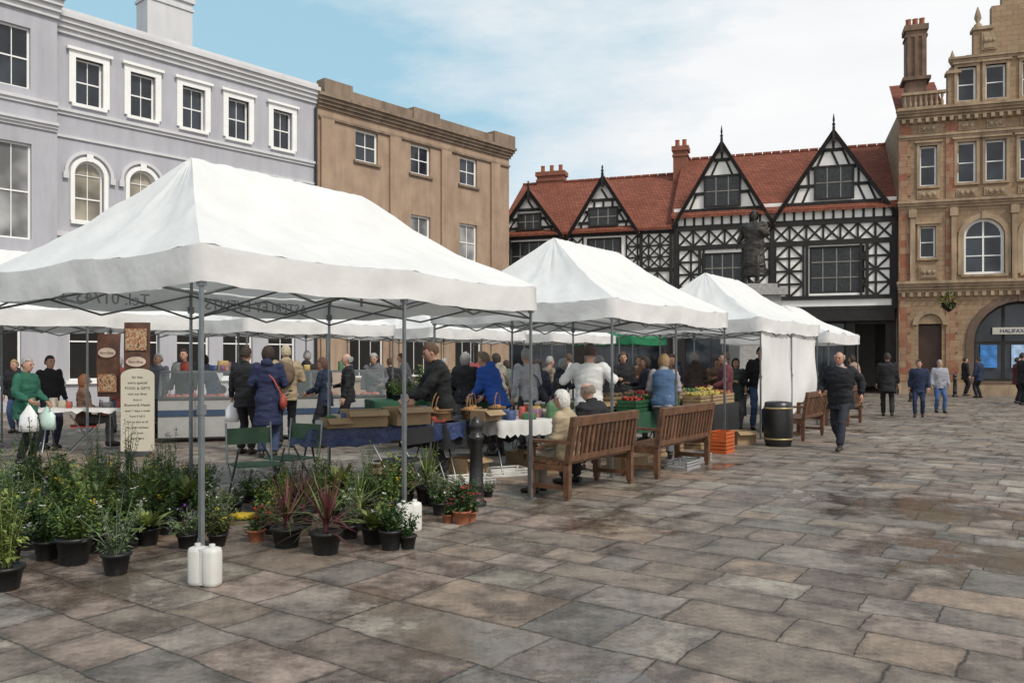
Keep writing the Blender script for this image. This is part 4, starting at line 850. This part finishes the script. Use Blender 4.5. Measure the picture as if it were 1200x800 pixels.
def crate(loc,rz,z,m,l=.5,w=.34,h=.18,fill=None,label='pale wooden produce crate',name='crate'):
    o=ob(name,None,None,(loc[0],loc[1],z),rz,label,'crate','produce crates on the stalls'); c=MB()
    c.box(-l/2,l/2,-w/2,w/2,0,.012)
    for k in range(3):
        z0=.014+k*h/3; z1=z0+h/3-.015
        c.box(-l/2,l/2,-w/2,-w/2+.012,z0,z1);c.box(-l/2,l/2,w/2-.012,w/2,z0,z1);c.box(-l/2,-l/2+.012,-w/2+.013,w/2-.013,z0,z1);c.box(l/2-.012,l/2,-w/2+.013,w/2-.013,z0,z1)
    for sx in (-1,1):
        for sy in (-1,1): x=sx*(l/2-.028);y=sy*(w/2-.028); c.box(x-.014,x+.014,y-.014,y+.014,.013,h)
    part(c,'slatted_box',m,o)
    if fill:
        f=MB()
        for i in range(44): f.sph((R.uniform(-l/2+.05,l/2-.05),R.uniform(-w/2+.05,w/2-.05),h-.03+R.uniform(0,.06)),R.uniform(.022,.038),6)
        ob('produce',f.mesh([fill]),None,(loc[0],loc[1],z+.005),rz,'heap of fresh produce filling a crate','produce',kind='stuff')
M_or=mat('orange_produce',(.45,.17,.03),.5,island=.4); M_gr=mat('green_produce',(.08,.18,.04),.6,island=.5); M_rd=mat('red_produce',(.32,.03,.02),.4,island=.4); M_ye=mat('yellow_produce',(.45,.36,.07),.5,island=.3); M_po=mat('earthy_potatoes',(.24,.17,.1),.8,island=.4)
M_ocr=mat('orange_plastic',(.5,.11,.03),.45,.1); M_gcr=mat('green_plastic',(.025,.1,.045),.5)
for i in range(3):
    for j in range(2):
        crate(L2(8.3+i*.6,.72+j*.4),DA,.76+j*.05,R.choice([M_wood,M_gcr]),fill=R.choice([M_or,M_gr,M_rd,M_po])); crate(L2(10.4+i*.6,.5+j*.4),DA,.76+j*.05,R.choice([M_wood,M_card]),fill=R.choice([M_or,M_gr,M_ye,M_po]))
    crate(L2(8.3+i*.6,.65),DA,0,R.choice([M_wood,M_gcr]),label='empty crate stored beneath a stall table'); crate(L2(10.4+i*.6,.5),DA,0,R.choice([M_wood,M_card]),label='empty crate stored beneath a stall table')
for i in range(3): crate((W(835,17.5)[0]+d_.x*(.4+i*.6)-.3,17.5+d_.y*(.4+i*.6)+.25),DA,.76,M_wood,fill=[M_rd,M_ye,M_gr][i])
for z in (0,.19): crate(WG(846,530),DA,z,M_ocr,.4,.3,.18,label='bright orange plastic crate on the paving')
for px,py in ((592,556),(552,566)): crate(WG(px,py),.4,0,M_plw,.55,.35,.1,label='white plastic tray on the paving')
for px,py,z in ((800,548,0),(815,540,0)): crate(WG(px,py),DA,z,mat('grey_plastic',(.3,.3,.3),.5),.5,.35,.12,label='grey plastic tray beneath the bench')
def cbox(loc,rz,z,l,w,h):
    c=MB(); c.box(-l/2,l/2,-w/2,w/2,0,.008); 
    for a in ((-l/2,l/2,-w/2,-w/2+.006),(-l/2,l/2,w/2-.006,w/2),(-l/2,-l/2+.006,-w/2+.007,w/2-.007),(l/2-.006,l/2,-w/2+.007,w/2-.007)): c.box(*a,.009,h)
    T=Matrix.Translation((0,-w/2,h))@Matrix.Rotation(rad(35),4,'X'); c.box(-l/2,l/2,-.11,0,0,.005,0,T); T=Matrix.Translation((0,w/2,h))@Matrix.Rotation(rad(-30),4,'X'); c.box(-l/2,l/2,0,.11,0,.005,0,T)
    ob('cardboard_box',c.mesh([M_card]),None,(loc[0],loc[1],z),rz,'open brown cardboard box','box',group='cardboard boxes')
cbox((-1.85,10.1),.5,.76,.5,.35,.2); cbox((-1.35,10.4),.7,.76,.5,.35,.22); cbox(WG(870,520),.3,0,.4,.3,.25); cbox(WG(640,552),.3,0,.5,.3,.2); cbox(W(700,12.9),.9,.76,.4,.3,.15); cbox((-2.15,9.85),.6,.76,.3,.25,.12); cbox((-.35,10.95),.9,.765,.35,.25,.14); cbox(WG(735,548),.6,0,.5,.35,.25); cbox((-1.5,10.0),.3,0,.5,.35,.28); cbox((-.6,11.1),.9,0,.45,.35,.25); cbox(WG(610,545),1.1,0,.4,.3,.22)
def basket(loc,rz,z,s=1.):
    o=ob('wicker_basket',None,None,(loc[0],loc[1],z),rz,'brown wicker basket filled with bread','basket',"wicker baskets on the stalls"); b=MB(); b.lathe([(.13*s,0),(.17*s,.12*s),(.185*s,.13*s),(.18*s,.145*s),(.15*s,.12*s)],n=18,ex=1.2,ey=.8); part(b,'bowl',M_wick,o)
    h=MB(); h.tube([(.19*s*math.cos(pi*i/12),0,.13*s+.24*s*math.sin(pi*i/12)) for i in range(13)],.01,6); part(h,'handle',M_wick,o)
    f=MB(); 
    for i in range(6): f.sph((R.uniform(-.1,.1)*s,R.uniform(-.06,.06)*s,.12*s),(.06*s,.035*s,.035*s),8)
    ob('bread',f.mesh([mat('bread_crust',(.4,.2,.07),.7)]),None,(loc[0],loc[1],z+.02),rz,'golden bread rolls lying in a basket','bread',kind='stuff')
for i in range(5): p=V(W(520,10.6))+d_*(.15+i*.33)+n_*(.2+.2*(i%2)); basket((p.x,p.y),DA+.4,.765,.9)
basket((-.95,10.9),1,.77,1.1)
jm=[mat('jar_%d'%i,c,.3,.1) for i,c in enumerate(((.35,.08,.03),(.42,.26,.05),(.1,.12,.04),(.42,.38,.3)))]
for i in range(22):
    p=V(W(640,12.6))+d_*(.1+.092*i)+n_*R.uniform(.08,.6); j=MB(); j.lathe([(.045,0),(.05,.01),(.05,.1),(.04,.12)],n=10); j.lathe([(.044,.121),(.044,.145)],n=10,mi=1); ob('jar',j.mesh([jm[i%4],M_plw]),None,(p.x,p.y,.757),0,'small glass jar of preserve on the stall','jar','jars of preserve')
gcol=[(.35,.07,.05),(.42,.38,.3),(.06,.09,.2),(.08,.17,.08),(.36,.25,.09),(.2,.1,.16),(.5,.5,.48)]
def pack(x,y,z,i):
    b=MB(); l,w,h=R.uniform(.1,.22),R.uniform(.08,.16),R.uniform(.06,.22); b.lathe([(.5,0),(.52,.05),(.5,.92),(.42,1.)],n=12,sq=.45); b.v=[(a*l,c*w,d*h) for a,c,d in b.v]
    ob('package',b.mesh([mat('package_%d'%(i%7),gcol[i%7],.6,.3,12)]),None,(x,y,z),R.uniform(0,3),'small coloured package of goods on a stall','package','packaged goods on the stalls')
k=0
for base,n,L,Wt,z,a in ((W(40,13.6),9,1.4,.6,.757,rad(10)),(W(585,10.9),9,1.,.6,.757,rad(30)),(W(185,15.3),16,4.1,.25,1.362,rad(17)),((-2.35,9.6),16,1.9,.45,.757,rad(35)),(W(835,17.5),6,2,.3,.757,DA)):
    for i in range(n):
        u,v=R.uniform(.1,L),R.uniform(.1,Wt) + (.32 if z>1 else 0); ca,sa=math.cos(a),math.sin(a); pack(base[0]+u*ca-v*sa,base[1]+u*sa+v*ca,z,k); k+=1
def chair(loc,rz,m,label):
    o=thing('folding_chair',label,'chair',loc,rz); 
    for x in (-.25,.25):
        l=MB(); l.tube([(x,-.22,0),(x,.2,.62)],.012,6); l.tube([(x,.22,0),(x,-.22,.45),(x,-.27,.88)],.012,6); part(l,'leg',M_steel,o)
    s=MB(); s.box(-.25,.25,-.2,.2,.43,.445); part(s,'seat',m,o); s=MB(); s.box(-.25,.25,-.275,-.262,.64,.82); part(s,'backrest',m,o)
M_gc2=mat('faded_green_canvas',(.07,.13,.08),.85,.3)
chair(WG(300,590),rad(215),M_gc2,'green canvas folding chair on steel legs'); chair(WG(340,580),rad(150),M_gc2,'green canvas folding chair beside the plants'); chair(W(98,14.),rad(120),mat('red_cloth',(.3,.03,.03),.8),'red folding chair with a woman sitting'); chair(W(470,9.3),rad(60),M_bc,'black folding chair under gazebo')
y=MB(); 
for i in range(3): y.sph((i*.06-.06,R.uniform(-.03,.03),.03),(.12,.09,.035),10)
ob('plastic_bag',y.mesh([mat('yellow_plastic',(.6,.42,.03),.4)]),None,(*WG(288,608),0),0,'crumpled yellow plastic bag lying among plants','bag')
# signs
def picmat(name,cols):
    m,g,b=newmat(name); P=g.n('TexCoord').outputs['Object']; v=g.noise(P,14,3); g.set(b.inputs['Base Color'],g.ramp(v,[(.35,cols[0]),(.45,cols[1]),(.53,cols[2]),(.65,cols[3])])); return m
PC=[((.4,.22,.1),(.22,.05,.03),(.5,.38,.22),(.1,.04,.02)),((.5,.35,.22),(.3,.12,.05),(.15,.07,.03),(.5,.44,.33)),((.5,.2,.1),(.6,.4,.2),(.25,.1,.05),(.5,.05,.03))]
x,y_=W(163,13.2); o=thing('sign_board','cream round topped sign board with dense black lettering','sign',(x,y_-.05),.1)
b=MB(); w=.52; pts=[(-w/2,0,.1),(w/2,0,.1)]+[(math.cos(pi*i/12)*w/2,0,1.32+math.sin(pi*i/12)*.12) for i in range(13)]; n=len(pts)
b.add([(p[0],-.012,p[2]) for p in pts]+[(p[0],0.012,p[2]) for p in pts],[tuple(range(n)),tuple(range(n,2*n))[::-1]]+[(i,i+n,(i+1)%n+n,(i+1)%n) for i in range(n)]); part(b,'text_panel',mat('cream_panel',(.56,.52,.42),.6,.06),o)
for i,(t,sz) in enumerate((('for that',.055),('extra special',.06),('FOOD & GIFTS',.06),('visit our farm',.055),('shop at',.045),('Bosworth Heath',.06),('open 7 days a week',.05),('from 9 till 5',.05),('find us also at all',.05),('the local markets',.05),('and local',.05),('food fairs',.055))): text(t,sz,mat('black_print',(.02,.02,.02),.6),o,Matrix.Translation((0,-.014,1.28-i*.09))@FRONT,ext=.001)
for sx in (-.2,.2): b=MB(); b.tube([(sx,.05,0),(sx,.02,.9)],.014,6); part(b,'leg',M_wood,o)
def banner(px,D,w,z0,z1,label,lay,rz,badge):
    x,y_=W(px,D); o=thing('banner_stand',label,'sign',(x,y_),rz); b=MB(); H_=z1-z0
    vs=[];fs=[]
    for i in range(9):
        u=i/8-.5
        for k in range(13): vs.append((w*u,-.0-.05*(1-(2*u)**2)*.5-.03*math.sin(k/12*pi),z0+H_*k/12))
    for i in range(8):
        for k in range(12): fs.append((i*13+k,(i+1)*13+k,(i+1)*13+k+1,i*13+k+1))
    b.add(vs,fs,0,True); part(b,'picture_panel',mat('brown_picture',(.10,.045,.028),.5,.4,6),o)
    for k,(xx,zz,ww,hh) in enumerate(lay):
        e=MB(); e.box(w*xx,w*(xx+ww),-.064,-.059,z0+H_*zz,z0+H_*(zz+hh)); part(e,'food_picture',picmat('food_picture_%d_%d'%(px,k),PC[k%3]),o)
    e=MB(); e.add([(math.cos(2*pi*i/24)*w*.38,-.068,z0+H_*badge+math.sin(2*pi*i/24)*w*.2) for i in range(24)],[tuple(range(24))]); part(e,'oval_badge',mat('pink_cream',(.55,.44,.35),.6),o)
    text('Farm Shop',w*.13,mat('brown_print',(.1,.03,.02),.6),o,Matrix.Translation((0,-.071,z0+H_*badge-.02))@FRONT,ext=.001)
    s=MB(); s.tube([(0,.03,0),(0,.03,z1)],.012,6); s.box(-w/2,w/2,-.06,.08,0,.05); part(s,'stand',M_steel,o)
banner(161,13.5,.42,.1,2.2,'tall brown pull up banner with food photographs',[(-.4,.78,.8,.17)],.1,.69)
banner(128,13.8,.42,.95,2.02,'hanging picture board with oval badge',[(-.4,.08,.8,.28)],-.1,.7)
# display counter
cx,cy=W(185,15.3); dc=thing('display_counter','white refrigerated glass display counter with meat','counter',(cx,cy),rad(17))
b=MB(); b.box(0,4.3,0,.9,.1,.82); part(b,'counter_base',mat('cream_enamel',(.38,.38,.37),.4,.1),dc); b=MB(); b.box(0,4.3,-.012,-.001,.5,.62); part(b,'stripe',mat('blue_stripe',(.05,.08,.14),.4),dc)
b=MB(); b.box(0,4.3,.25,.9,1.32,1.36); b.box(0,4.3,-.02,.03,.82,.87)
for x in (0,1.4,2.8,4.26): b.box(x,x+.04,.25,.29,.87,1.32)
part(b,'steel_frame',M_steel,dc)
gm,g_,bs=newmat('clear_glass'); bs.inputs['Alpha'].default_value=.22; bs.inputs['Roughness'].default_value=.04; bs.inputs['Base Color'].default_value=(.3,.35,.35,1)
b=MB(); b.add([(0,.0,.87),(4.3,.0,.87),(4.3,.25,1.32),(0,.25,1.32)],[(0,1,2,3)]); part(b,'glass_front',gm,dc)
f=MB()
for i in range(60): f.sph((R.uniform(.1,4.2),R.uniform(.1,.7),.86),(R.uniform(.05,.1),R.uniform(.04,.08),.05),7)
ob('meat_display',f.mesh([mat('pink_meat',(.4,.12,.09),.45,.5,6)]),None,(cx,cy,0),rad(17),'cuts of meat laid out inside the counter','food',kind='stuff')
hbk=thing('hanging_basket','flower basket hanging from bracket on the bank wall','flower basket',(*W(1112,34.8),0)); q=MB(); q.lathe([(.05,3.6),(.25,3.8),(.3,4.0)],n=12); part(q,'basket_bowl',M_soil,hbk)
q=MB()
for i in range(260): d=V((R.gauss(0,1),R.gauss(0,1),R.gauss(0,.8))).normalized(); leaf(q,V((0,0,4.1))+d*R.uniform(.1,.4),d,.12,.07,0 if R.random()<.8 else 1)
part(q,'foliage',[FG,FL['yellow']],hbk); q=MB(); q.tube([(0,0,4.),(0,0,4.7),(0,1.3,4.8)],.02,5); part(q,'bracket',M_iron,hbk)
for k in T_:
    o=T_[k]
    for c in list(o.children_recursive)+[o]: bpy.data.objects.remove(c)
print('done',len(bpy.data.objects))
